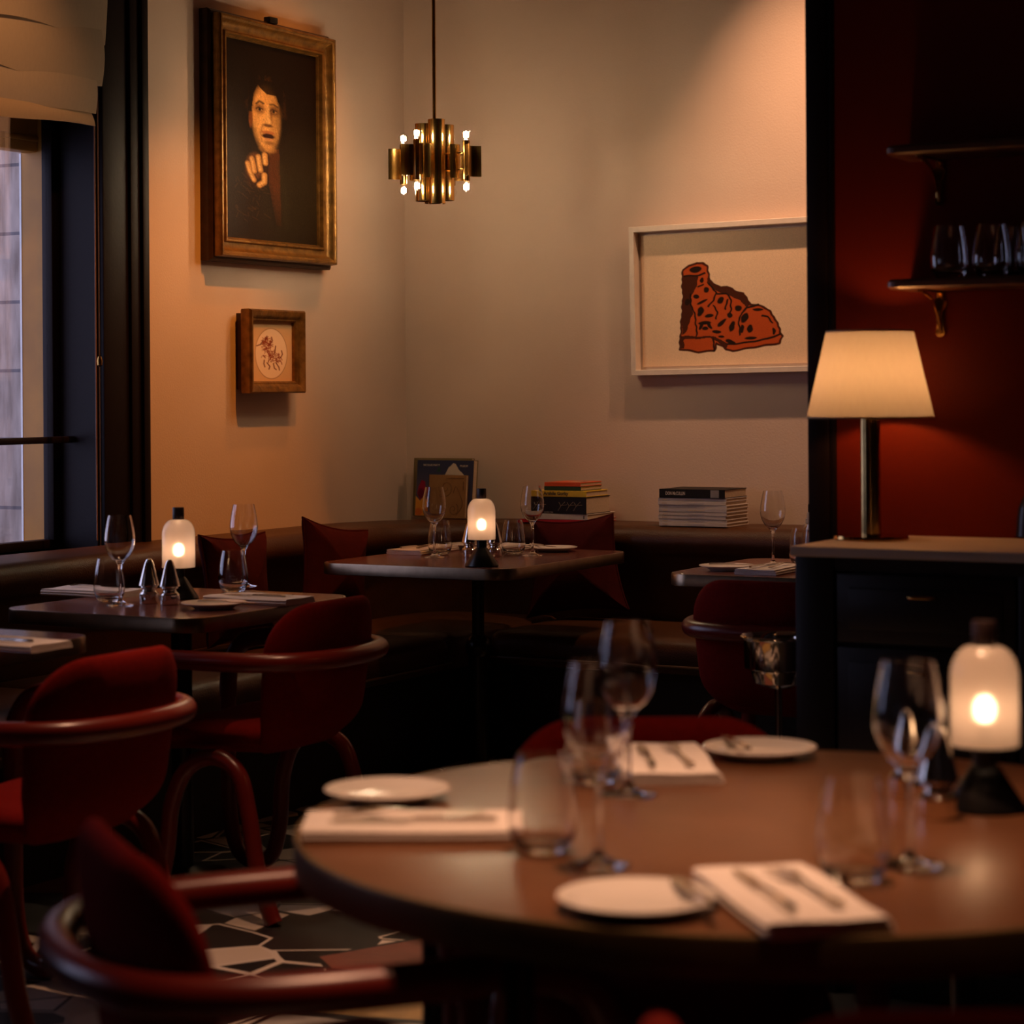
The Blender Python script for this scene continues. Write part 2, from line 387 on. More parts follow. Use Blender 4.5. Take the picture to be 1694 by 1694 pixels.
# window by the painting
def window(idx, y0, y1):
    rv = MB()
    rv.box(XL-.20, XL-.005, y1-.012, y1, WZ0, WZ1); rv.box(XL-.20, XL-.005, y0, y0+.012, WZ0, WZ1)
    rv.box(XL-.20, XL-.005, y0, y1, WZ1-.012, WZ1); rv.box(XL-.20, XL+.03, y0, y1, WZ0-.02, WZ0, .006)
    o = struct(f'window_{idx}', rv, M_dark)
    cs = MB()
    for s, yy in ((1, y1), (-1, y0)):
        for a, b_, t in ((0, .140, .018), (.130, .180, .03), (.180, .215, .042)):
            lo, hi = sorted((yy+s*a, yy+s*b_)); cs.box(XL-.002, XL+t, lo, hi, 0, WZ1+.5, .005)
    cs.box(XL-.002, XL+.016, y0-.13, y1+.13, WZ1, WZ1+.5, .006)
    struct('window_casing', cs, M_dark, o)
    sh = MB()
    for yy in (y0+.012, y1-.047): sh.box(XL-.205, XL-.16, yy, yy+.035, WZ0, WZ1, .004)
    sh.box(XL-.205, XL-.16, y0+.047, y1-.047, WZ0, WZ0+.03, .004); sh.box(XL-.205, XL-.16, y0+.047, y1-.047, WZ1-.06, WZ1, .004)
    struct('sash', sh, M_dark, o)
    struct('window_bar', MB().box(XL-.12, XL-.095, y0+.012, y1-.012, 1.150, 1.172, .005), M_dark, o)
    struct('pane', MB().box(XL-.186, XL-.182, y0+.047, y1-.047, WZ0+.03, WZ1-.06), M_pane, o)
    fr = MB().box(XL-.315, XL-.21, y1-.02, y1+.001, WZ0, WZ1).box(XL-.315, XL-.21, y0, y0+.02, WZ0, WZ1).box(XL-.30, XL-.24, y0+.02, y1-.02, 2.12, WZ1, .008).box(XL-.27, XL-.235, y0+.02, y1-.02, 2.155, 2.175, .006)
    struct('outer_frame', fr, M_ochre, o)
    struct('skylit_edge_strip', MB().box(XL-.322, XL-.314, y1-.022, y1-.012, WZ0, 2.12), mat('skylit_edge_white', (.8, .8, .8), .4, noise=.05), o)  # added white strip, painted highlight of the stone edge lit by sky
    return o
win1 = window(1, *W1); win2 = window(2, *W2)
# stone return wall outside
def stone():
    m = bpy.data.materials.new('dressed_stone'); m.use_nodes = True; nt = m.node_tree; b = nt.nodes['Principled BSDF']; N = nt.nodes.new; L = nt.links.new
    tc = N('ShaderNodeTexCoord'); sx = N('ShaderNodeSeparateXYZ'); cx = N('ShaderNodeCombineXYZ'); L(tc.outputs['Object'], sx.inputs[0]); L(sx.outputs[0], cx.inputs[0]); L(sx.outputs[2], cx.inputs[1])
    br = N('ShaderNodeTexBrick'); br.inputs['Scale'].default_value = 1; br.inputs['Brick Width'].default_value = .46; br.inputs['Row Height'].default_value = .232; br.inputs['Mortar Size'].default_value = .006
    br.inputs['Color1'].default_value = (.52, .43, .38, 1); br.inputs['Color2'].default_value = (.42, .35, .31, 1); br.inputs['Mortar'].default_value = (.20, .18, .19, 1)
    L(cx.outputs[0], br.inputs['Vector'])
    mp = N('ShaderNodeMapping'); mp.inputs['Scale'].default_value = (9, 9, 2); L(tc.outputs['Object'], mp.inputs[0])
    n = N('ShaderNodeTexNoise'); n.inputs['Scale'].default_value = 2.2; n.inputs['Detail'].default_value = 9; L(mp.outputs[0], n.inputs['Vector'])
    r = N('ShaderNodeValToRGB'); r.color_ramp.elements[0].color = (.55, .52, .5, 1); r.color_ramp.elements[1].color = (1.3, 1.3, 1.3, 1); r.color_ramp.elements[0].position = .32; r.color_ramp.elements[1].position = .68; L(n.outputs['Fac'], r.inputs[0])
    x = N('ShaderNodeMix'); x.data_type = 'RGBA'; x.blend_type = 'MULTIPLY'; x.inputs[0].default_value = 1; L(br.outputs['Color'], x.inputs[6]); L(r.outputs[0], x.inputs[7]); L(x.outputs[2], b.inputs['Base Color']); b.inputs['Roughness'].default_value = .9
    return m
struct('wall_outside', MB().box(XL-2.6, XL-.315, W1[1]+.003, W1[1]+.3, -.1, 3.6), stone())
struct('ground_outside', MB().box(XL-4, XL-.31, -2, W1[1]+.3, -.2, -.1), mat('paving', (.25, .23, .21), .9, noise=.2))

# ------------------------------------------------------------------ roman blind
bl = empty('roman_blind', (XL, W1[1], WZ1)); tag(bl, 'cream linen roman blind gathered in folds at the top of the window', 'blind')
def blind_fold(x_off, yend, z_top, z_bot, bulge, ph):
    L = []; ny, nz = 26, 14; y0 = W1[0]-.15
    F_, B_ = [], []
    for i in range(ny+1):
        t = i/ny; y = y0+(yend-y0)*t
        f, b = [], []
        for k in range(nz+1):
            s = k/nz
            zz = z_top+(z_bot-z_top)*s-(.012*math.sin(t*6+ph)+.010*math.sin(t*13+ph*2))*s
            xx = x_off+bulge*math.sin(s*PI*.9)**1.0*(.8+.2*math.sin(t*5+ph))+.008*math.sin(t*11+ph)*s
            ye = y+.012*s*(1 if i == ny else 0)
            f.append(Vector((xx-XL+XL-XL, ye-W1[1], zz-WZ1))); b.append(Vector((xx-XL-.004, ye-W1[1], zz-WZ1)))
        L.append(f+b[::-1])
    return MB().loops(L)
ends = [on_x(182, 70, XL+.075), on_x(172, 138, XL+.06), on_x(161, 206, XL+.05)]
blind_fold(XL+.045, ends[0].y, 3.05, ends[0].z+.005, .035, .4).build('blind_fold', M_blind, bl, 60)
blind_fold(XL+.034, ends[1].y, ends[0].z+.10, ends[1].z, .028, 1.6).build('blind_fold', M_blind, bl, 60)
blind_fold(XL+.022, ends[2].y, ends[1].z+.10, ends[2].z+.04, .02, 2.6).build('blind_fold', M_blind, bl, 60)
blind_fold(XL+.024, ends[2].y, ends[2].z+.042, ends[2].z, .004, 2.6).build('bottom_hem', cloth_translucent('hem_linen', (.66, .50, .34), .2, weave=160), bl, 60)
pcx, pcy = XL+.012, on_x(158, 500, XL+.012).y
MB().tube([(pcx-XL, pcy-W1[1], 2.2-WZ1), (pcx-XL, pcy-W1[1], .83-WZ1)], .0025, 6).build('pull_cord', mat('cord', (.25, .12, .07), .7, noise=.1), bl)
k_ = on_x(165, 597, XL+.06)
MB().lathe([(0, -.02), (.008, -.014), (.010, 0), (.006, .014), (0, .018)], 14, (k_.x-XL, k_.y-W1[1], k_.z-WZ1)).build('cord_weight', M_brass_d, bl)
# leafy plant outside the window
pl = empty('shrub', (XL-.62, 5.45, -.1)); tag(pl, 'small green leafy shrub growing outside the window against the stone wall', 'plant')
lf = MB(); stems = MB()
for i in range(150):
    a = rnd.uniform(0, 2*PI); rr = rnd.uniform(.02, .22); z = rnd.uniform(.55, .99)-.25*rr
    c_ = Vector((rr*math.cos(a), rr*math.sin(a), z)); d_ = Vector((math.cos(a), math.sin(a), rnd.uniform(.1, .9))).normalized(); n_ = d_.orthogonal().normalized()*.016; ln = rnd.uniform(.05, .09)
    u_ = d_.cross(n_).normalized()*.005
    lf.add([c_, c_+d_*ln*.5+n_+u_, c_+d_*ln, c_+d_*ln*.5-n_+u_], [[0, 1, 2, 3]])
    if i % 12 == 0: stems.tube([(0, 0, 0), c_*.5+Vector((0, 0, z*.2)), c_], .005, 6)
lf.build('foliage', mat('green_leaf', (.06, .16, .03), .5, noise=.4, scale=30), pl); stems.build('stem', mat('bark', (.08, .05, .03), .9, noise=.2), pl)

# ------------------------------------------------------------------ banquette
bq = empty('banquette', (XL, YB, 0)); tag(bq, 'long brown leather corner banquette running under the window and along the back wall', 'bench')
def sweep_prof(prof, r0, ystart=1.6, xend=-.35, na=18):     # prof: (offset from wall, z)
    secs = []
    cx0, cy0 = XL+r0, YB-r0
    def ring(fn): return [Vector((*fn(o), z)) for (o, z) in prof]
    for y in np.linspace(ystart, cy0, 6): secs.append(ring(lambda o, y=y: (XL+o-XL, y-YB)))
    for i in range(1, na):
        a = PI-PI/2*i/na
        secs.append(ring(lambda o, a=a: (cx0+max(.01, r0-o)*math.cos(a)-XL, cy0+max(.01, r0-o)*math.sin(a)-YB)))
    for x in np.linspace(cx0, xend, 6): secs.append(ring(lambda o, x=x: (x-XL, YB-o-YB)))
    return MB().loops(secs)
bp_ = [(.012, .40), (.20, .40), (.225, .55), (.235, .68)]+[(.240+.055*math.cos(a), .756+.056*math.sin(a)) for a in np.linspace(-1.1, PI/2, 10)]+[(.012, .812)]
sweep_prof(bp_, .72).build('backrest', M_leather, bq, 50)
def seat_cushion(x0, x1, y0, y1):
    L = []
    for (ins, z) in ((.03, .345), (.006, .352), (0, .37), (0, .42), (.008, .447), (.03, .462), (.09, .468), (.2, .470)):
        L.append([Vector((a-XL, b-YB, z)) for a, b in rrect((x1-x0)/2-ins, (y1-y0)/2-ins, max(.012, .05-ins), 5, (x0+x1)/2, (y0+y1)/2)])
    return MB().loops(L)
for (a, b_, c_, d_) in ((-4.55, -3.93, 1.62, 3.30), (-4.55, -3.93, 3.304, 4.98), (-4.55, -3.93, 4.984, 6.66), (-4.55, -3.93, 6.664, 7.49), (-3.926, -2.55, 6.87, 7.49), (-2.546, -1.15, 6.87, 7.49), (-1.146, -.35, 6.87, 7.49)):
    seat_cushion(a, b_, c_, d_).build('seat_cushion', M_leather, bq, 50)
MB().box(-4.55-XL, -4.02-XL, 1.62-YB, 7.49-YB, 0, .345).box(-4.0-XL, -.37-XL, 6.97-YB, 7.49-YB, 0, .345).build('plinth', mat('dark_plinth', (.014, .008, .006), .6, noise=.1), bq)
MB().tube([(-3.928-XL, 1.62-YB, .375), (-3.928-XL, 6.64-YB, .375)], .005, 8).tube([(-3.90-XL, 6.866-YB, .375), (-.36-XL, 6.866-YB, .375)], .005, 8).build('piping', M_piping, bq)
# ------------------------------------------------------------------ cushions
def pillow(size, th, taper=0.):
    n = 56; out = []
    for i in range(n):
        t = i/n*4; s_ = int(t); u = (t-s_)*2-1; pin = 1-.11*(1-u*u); h = size/2
        p = [(h*pin, u*h), (-u*h, h*pin), (-h*pin, -u*h), (u*h, -h*pin)][s_]; out.append((p[0]*(1-taper*p[1]/size), p[1]))
    return MB().pad(out, th, lambda a, b, c: Vector((a, c, b)), 10, 2.0, q=.75), out
def cushion(loc, rot, m, label, size=.38, th=.14, taper=0.):
    o = empty('cushion', loc); o.rotation_euler = rot
    mb, out = pillow(size, th, taper); mb.build('cushion_cover', m, o, 60)
    MB().tube([(a, 0, b) for a, b in out]+[(out[0][0], 0, out[0][1])], .005, 6).build('cushion_piping', m, o)
    tag(o, label, 'cushion'); return o
cushion((-4.33, 5.95, .672), (-.12, .03, PI/2), M_velvet, 'dark red velvet cushion between the two tables by the left wall, further from the corner', .36)
cushion((-4.30, 6.48, .682), (-.12, .18, PI/2-.12), M_velvet, 'dark red velvet cushion tilted against the banquette nearest the corner, left of the lit table', .35)
cushion((-3.80, 7.33, .667), (-.16, -.10, .12), M_velvet, 'dark red velvet cushion with pointed ears below the stack of art books', .355, .14, .25)
cushion((-4.33, 4.60, .680), (-.1, .05, PI/2+.05), M_velvet_p, 'purple velvet cushion at the far left edge of the banquette', .38)

# ------------------------------------------------------------------ tables
def rect_table(x0, x1, y0, y1, label, r=.085, joint=False):
    cx, cy = (x0+x1)/2, (y0+y1)/2; hx, hy = (x1-x0)/2, (y1-y0)/2
    t = empty('dining_table', (cx, cy, 0)); tag(t, label, 'table', 'square banquette tables')
    lo = lambda ins, z: [Vector((a, b, z)) for a, b in rrect(hx-ins, hy-ins, r-ins, 10)]
    MB().loops([lo(.004, .712), lo(.004, .742), lo(.008, .745)]).build('tabletop', M_top, t, 30)
    MB().loops([lo(.006, .706), lo(0, .708), lo(0, .741), lo(.002, .7445), lo(.007, .7448)], cap=False).build('edge_band', M_zinc, t, 50)
    prof = [(0, 0), (.13, 0), (.13, .008), (.12, .014), (.05, .02), (.034, .03)]
    MB().lathe(prof+[(.0, .03)], 40).build('base_plate', M_black, t)
    if joint:
        MB().lathe([(.034, .03), (.034, .41), (.0, .41)], 24).lathe([(0, .44), (.021, .44), (.021, .69), (.07, .70), (.07, .706), (0, .706)], 24).build('column', M_black, t)
        MB().lathe([(0, .39)]+[(.046*math.cos(a), .436+.046*math.sin(a)) for a in np.linspace(-1.3, 1.3, 12)]+[(0, .482)], 28).build('ball_joint', M_black, t)
    else:
        MB().lathe([(.03, .03), (.028, .69), (.09, .70), (.09, .706), (0, .706)], 24).build('column', M_black, t)
    return t
rect_table(-4.06, -3.40, 4.50, 5.24, 'square banquette table with a lit lamp and two shakers in front of the window')
rect_table(-4.19, -3.455, 6.19, 7.10, 'square brown table with a lit lamp standing in the corner on a ball-jointed column', joint=True)
rect_table(-2.945, -2.27, 6.26, 6.98, 'square table at the back wall, partly hidden by the dark cabinet')
rect_table(-4.05, -3.39, 3.42, 4.12, 'square table cut off at the left edge, beside the nearest banquette chair')
RC = room(.326, 2.9); RR = .61
rt = empty('round_table', (*RC, 0)); tag(rt, 'large round bronze-topped dining table in the foreground', 'table')
MB().lathe([(0, .712), (RR-.004, .712), (RR-.004, .744), (RR-.008, .745), (0, .745)], 120).build('tabletop', M_round, rt)
MB().lathe([(RR-.02, .700), (RR, .700), (RR+.001, .740), (RR-.001, .7445), (RR-.007, .7452), (RR-.007, .71), (RR-.02, .710)], 120).build('edge_band', M_bronze, rt)
for a in (145, 233, 325, 51):
    a = math.radians(a)+YAW; x, y = .54*math.cos(a), .54*math.sin(a)
    MB().tube([(x, y, 0), (x, y, .712)], .019, 16).lathe([(0, 0), (.026, 0), (.026, .01), (.019, .014)], 20, (x, y, 0)).build('leg', M_black, rt)

# ------------------------------------------------------------------ chairs
def make_chair():
    o = empty('dining_chair')
    out = []
    for a, b in rrect(.235, .215, .11, 10): out.append((a*(1-.10*max(0, .4-b)), b))
    def seatw(a, b, h): return Vector((a*(1-.12*(b < 0)*abs(b)/.2), b+.0, .43+h+.025*max(0, (b-.1)/.12)*0-.02*max(0, b-.1)/.1+.02*(a/.23)**2))
    MB().pad(out, .085, seatw, 8, 5).build('seat', M_cloth_red, o, 60)
    zc, hz = .588, .195
    bo = []
    for a, b in rrect(.232, hz, .12, 12): bo.append((a*(1-.10*max(0, -b)/hz), zc+b))
    def backw(x, z, h):
        y = -.245-.05*(z-.45)/.35+.055*(x/.23)**2+.075*max(0, (.50-z)/.1)**2
        return Vector((x, y+h*1.0, z))
    MB().pad(bo, .055, backw, 9, 7).build('backrest', M_cloth_red, o, 60)
    # armrest hoop round the back, its ends bending down into the legs
    hoop = []
    zt = .642
    P = [(.272, .262, .47), (.272, .255, .55), (.272, .215, .618), (.272, .14, zt), (.273, .03, zt), (.270, -.10, zt), (.250, -.205, zt), (.195, -.285, zt), (.10, -.325, zt), (0, -.335, zt)]
    P = P+[(-x, y, z) for x, y, z in P[-2::-1]]
    MB().tube(catmull(P, 8), .0245, 16).build('armrest', M_tube_red, o, 60)
    for s in (1, -1):
        Q = [(.272, .262, .475), (.271, .262, .30), (.268, .255, .14), (.265, .225, .05), (.260, .165, .0225), (.255, .105, .05), (.250, .075, .14), (.245, .060, .27), (.238, .015, .365), (.234, -.065, .398), (.238, -.14, .365), (.243, -.175, .27), (.248, -.205, .13), (.252, -.245, .03), (.253, -.258, .004)]
        MB().tube(catmull([(s*x, y, z) for x, y, z in Q], 7), .0215, 14).build('leg', M_tube_red, o, 60)
    return o
chair = Kind(make_chair(), 'chair')
G = 'red dining chairs'
chair.put((-3.19, 3.61, 0), PI/2, 'red upholstered chair with tubular arms, back to us, second from the left foreground', G)
chair.r['label'] = 'red upholstered tub chair with tubular arms at the table cut off by the left edge'
chair.put((-3.44, 4.77, 0), PI/2, 'red upholstered chair with tubular arms drawn up to the lamp-lit table by the window', G)
chair.put((*room(-.222, 2.765), 0), math.radians(-68)+YAW, 'blurred red chair in the left foreground seen side-on against the round table', G)
chair.put((-2.385, 5.99, 0), 0, 'dark red chair before the back-wall table, half hidden by the cabinet', G)
chair.put((*room(.215, 3.315), 0), PI+YAW, 'dark red chair behind the round table, only its curved top showing', G)
chair.put((*room(.42, 2.16), 0), YAW, 'dark red chair at the bottom right edge, in front of the round table', G)

# ------------------------------------------------------------------ wall art
def frame_prof(mb, w_, h_, prof, M):               # prof: (inward from outer edge, out from wall)
    L = []
    for (i, d) in prof:
        hx, hz = w_/2-i, h_/2-i
        L.append([M @ Vector((a, -d, b)) for a, b in ((-hx, -hz), (hx, -hz), (hx, hz), (-hx, hz))])
    n = len(L); v = [p for l in L for p in l]
    f = [[k*4+j, k*4+(j+1) % 4, (k+1)*4+(j+1) % 4, (k+1)*4+j] for k in range(n-1) for j in range(4)]
    return mb.add(v, f)
MW = Matrix.Rotation(PI/2, 4, 'Z')                 # for the left wall: picture +x runs along +y, front faces +x
# portrait
pt = empty('portrait_painting', (XL, 6.735, 2.222)); tag(pt, 'large dark oil portrait of a pointing man in a heavy gilt frame', 'painting')
pw, ph = .735, .858
frame_prof(MB(), pw+.03, ph+.03, [(0, 0), (0, .035), (.008, .045), (.03, .045)], MW).box(0, .028, -pw/2, pw/2, -ph/2, ph/2).build('frame_back', M_gold_d, pt)
frame_prof(MB(), pw, ph, [(.003, .044), (0, .052), (.002, .078), (.005, .082), (.011, .083), (.015, .078), (.020, .076), (.024, .066), (.030, .059), (.040, .053), (.050, .050), (.054, .050), (.0545, .056), (.058, .060), (.064, .060), (.0665, .054), (.068, .046), (.0705, .047), (.073, .044), (.0745, .03)], MW).build('gilt_frame', M_gold, pt)
MB().box(.02, .05, -.02, .03, ph/2+.012, ph/2+.035, .003).build('hanging_hook', M_black, pt)
def portrait(A, B):
    X = A*1066-53; Y = B*2245-150            # painting's own coordinates
    r_ = np.random.RandomState(3)
    img = np.zeros(A.shape+(3,))+sl(24, 12, 5)
    img = blend(img, ell(X, Y, 200, 1500, 620, 800, 0, 1.2)*.6, sl(48, 30, 12))
    img = blend(img, ell(X, Y, 760, 1600, 320, 600, .1, 1.1)*.6, sl(46, 36, 20))
    hair = sl(22, 10, 4)
    img = blend(img, ell(X, Y, 430, 600, 250, 400, 0, .35), hair)
    for k in range(90):
        a = r_.uniform(PI*.95, PI*2.05); q = r_.uniform(.8, 1.12); hx, hy = 430+205*q*math.cos(a), 560+330*q*math.sin(a)
        img = blend(img, line_m(X, Y, [(hx, hy), (hx+r_.uniform(-30, 30), hy+r_.uniform(10, 50)), (hx+r_.uniform(-30, 40), hy+r_.uniform(40, 90))], 7, 12)*.45, sl(62, 36, 15))
    img = blend(img, poly_m(X, Y, [(430, 1040), (570, 1020), (580, 1400), (590, 1900), (535, 1900), (450, 1450)])*np.clip(1.5-(Y-1000)/700, .1, .85), sl(88, 44, 18))
    face = np.clip(ell(X, Y, 430, 690, 168, 405, -.06, .22)*ell(X, Y, 430, 700, 172, 385, 0, .3), 0, 1)
    lit = np.clip(1.12-((X-300)/270)**2*.75-.25*np.clip((Y-800)/400, 0, 1), .12, 1)[..., None]*(1+.05*np.sin(X/17+Y/41)[..., None])
    img = img*(1-face[..., None])+(sl(226, 160, 86)*lit)*face[..., None]
    img = blend(img, ell(X, Y, 252, 720, 22, 100, 0, .4)*.9, sl(130, 72, 28))
    img = blend(img, poly_m(X, Y, [(250, 260), (620, 260), (620, 560), (560, 480), (540, 410), (430, 410), (375, 370), (335, 320), (285, 430), (262, 640), (220, 640)])*.95, hair)
    img = blend(img, ell(X, Y, 350, 590, 62, 55, 0, .8)*.75, sl(96, 50, 20)); img = blend(img, ell(X, Y, 515, 595, 62, 55, 0, .8)*.75, sl(70, 35, 14))
    for ex in (352, 510):
        img = blend(img, ell(X, Y, ex, 600, 34, 17, 0, .4), sl(170, 120, 70)); img = blend(img, ell(X, Y, ex, 600, 15, 16, 0, .4), sl(20, 9, 4))
        img = blend(img, line_m(X, Y, [(ex-38, 596), (ex-10, 575), (ex+34, 592)], 6, 8), sl(40, 18, 8))
    img = blend(img, line_m(X, Y, [(315, 540), (350, 505), (395, 525)], 11, 14)*.9, sl(40, 20, 8)); img = blend(img, line_m(X, Y, [(470, 525), (510, 515), (555, 540)], 10, 14)*.8, sl(34, 16, 7))
    img = blend(img, line_m(X, Y, [(445, 560), (440, 720)], 14, 30)*.8, sl(232, 172, 100)); img = blend(img, line_m(X, Y, [(485, 580), (485, 730)], 12, 26)*.7, sl(90, 48, 20))
    img = blend(img, ell(X, Y, 452, 725, 34, 30, 0, .7)*.8, sl(225, 165, 98)); img = blend(img, ell(X, Y, 445, 768, 55, 18, 0, .6)*.85, sl(70, 32, 14))
    img = blend(img, line_m(X, Y, [(385, 770), (360, 860), (375, 960)], 7, 20)*.5, sl(120, 66, 28)); img = blend(img, line_m(X, Y, [(540, 800), (560, 900)], 6, 14)*.6, sl(200, 140, 80))
    img = blend(img, ell(X, Y, 445, 850, 75, 22, 0, .5)*.8, sl(170, 92, 52)); img = blend(img, ell(X, Y, 448, 890, 72, 30, 0, .4), sl(50, 18, 9))
    img = blend(img, ell(X, Y, 450, 925, 52, 14, 0, .5)*.8, sl(200, 130, 84)); img = blend(img, ell(X, Y, 460, 965, 60, 20, 0, .8)*.6, sl(90, 46, 20))
    img = blend(img, ell(X, Y, 440, 1040, 80, 40, 0, .9)*.5, sl(205, 140, 72)); img = blend(img, line_m(X, Y, [(300, 830), (340, 980), (410, 1080), (500, 1090)], 14, 30)*.5, sl(60, 30, 12))
    # raised hand
    img = blend(img, ell(X, Y, 320, 1320, 130, 180, .2, .35)*.9, sl(60, 30, 12)); img = blend(img, ell(X, Y, 290, 1250, 90, 140, .1, .5)*.7, sl(140, 82, 38))
    for pts, wd in (([(215, 1230), (245, 1330), (285, 1410)], 26), ([(262, 1170), (280, 1250), (288, 1310)], 27), ([(335, 1140), (345, 1220), (358, 1290)], 28), ([(405, 1110), (412, 1200)], 30), ([(345, 1460), (400, 1420), (400, 1340)], 30)):
        img = blend(img, line_m(X, Y, [(a+10, b) for a, b in pts], wd+8, 14)*.8, sl(40, 18, 8)); img = blend(img, line_m(X, Y, pts, wd, 16), sl(205, 138, 70)); img = blend(img, line_m(X, Y, [(a-6, b) for a, b in pts], wd*.4, 16)*.7, sl(238, 184, 112))
    for k in range(40):
        x0, y0 = r_.uniform(60, 400), r_.uniform(1320, 1900); img = blend(img, line_m(X, Y, [(x0, y0), (x0+r_.uniform(-30, 90), y0+r_.uniform(10, 60))], 5, 8)*.35, sl(92, 58, 26))
    img = blend(img, line_m(X, Y, [(450, 1450), (520, 1900)], 16, 60)*.5, sl(20, 12, 6)); img = blend(img, line_m(X, Y, [(575, 1200), (640, 1600), (650, 1900)], 20, 80)*.5, sl(52, 42, 24))
    return np.clip(img, 0, 1)*(1+.14*r_.randn(*A.shape, 1))
picture('canvas', pw-.14, ph-.14, 170, 250, portrait, M_art, pt, Matrix.Translation((.0365, 0, 0)) @ MW)
# small framed drawing
sp_ = empty('framed_drawing', (XL, 6.722, 1.462)); tag(sp_, 'small gilt-framed oval drawing of a red chalk beast below the portrait', 'picture')
sw, sh_ = .350, .304
frame_prof(MB(), sw-.03, sh_-.03, [(0, 0), (0, .03)], MW).build('frame_back', M_gold_d, sp_)
frame_prof(MB(), sw, sh_, [(.03, .028), (.004, .028), (0, .034), (0, .068), (.006, .076), (.022, .070), (.034, .058), (.038, .058), (.044, .052), (.044, .03)], MW).build('gilt_frame', M_gold, sp_)
MB().box(.060, .072, .0, .05, -sh_/2+.012, -sh_/2+.024, .003).build('name_plate', M_brass, sp_)
def beast(A, B):
    X = A*460+258; Y = B*675+285
    img = np.zeros(A.shape+(3,))+sl(214, 172, 128)
    ov = ell(X, Y, 487, 645, 172, 280, 0, .02); img = blend(img, ov, sl(236, 206, 176))
    ring = np.clip(1-np.abs(np.sqrt(((X-487)/175)**2+((Y-645)/284)**2)-1)/.03, 0, 1); img = blend(img, ring*.8, sl(150, 110, 78))
    r_ = np.random.RandomState(5); red = sl(140, 62, 36)
    body = [(430, 560, 55, 90), (450, 650, 75, 70), (520, 700, 80, 55), (440, 520, 50, 50)]
    for k in range(150):
        cx, cy, rx, ry = body[r_.randint(len(body))]; a = r_.uniform(0, 2*PI); q = r_.uniform(0, 1)**.5; x0, y0 = cx+rx*q*math.cos(a), cy+ry*q*math.sin(a); an = r_.uniform(0, 2*PI); l = r_.uniform(12, 42)
        img = blend(img, line_m(X, Y, [(x0, y0), (x0+l*.5*math.cos(an)+r_.uniform(-8, 8), y0+l*.5*math.sin(an)), (x0+l*math.cos(an), y0+l*math.sin(an))], 5, 7)*r_.uniform(.4, .95), red)
    for pts in ([(400, 500), (370, 545), (330, 560)], [(490, 460), (500, 500), (470, 540)], [(430, 480), (440, 450), (420, 490)], [(590, 690), (610, 650), (600, 610)], [(410, 720), (405, 760), (415, 795)], [(440, 750), (470, 790), (460, 820)], [(540, 750), (570, 800), (575, 830)], [(510, 760), (520, 810), (540, 825)], [(530, 600), (535, 560), (525, 640)]):
        img = blend(img, line_m(X, Y, pts, 7, 6)*.85, sl(112, 46, 26))
    return img
picture('drawing', sw-.086, sh_-.086, 130, 190, beast, M_art2, sp_, Matrix.Translation((.040, 0, 0)) @ MW)
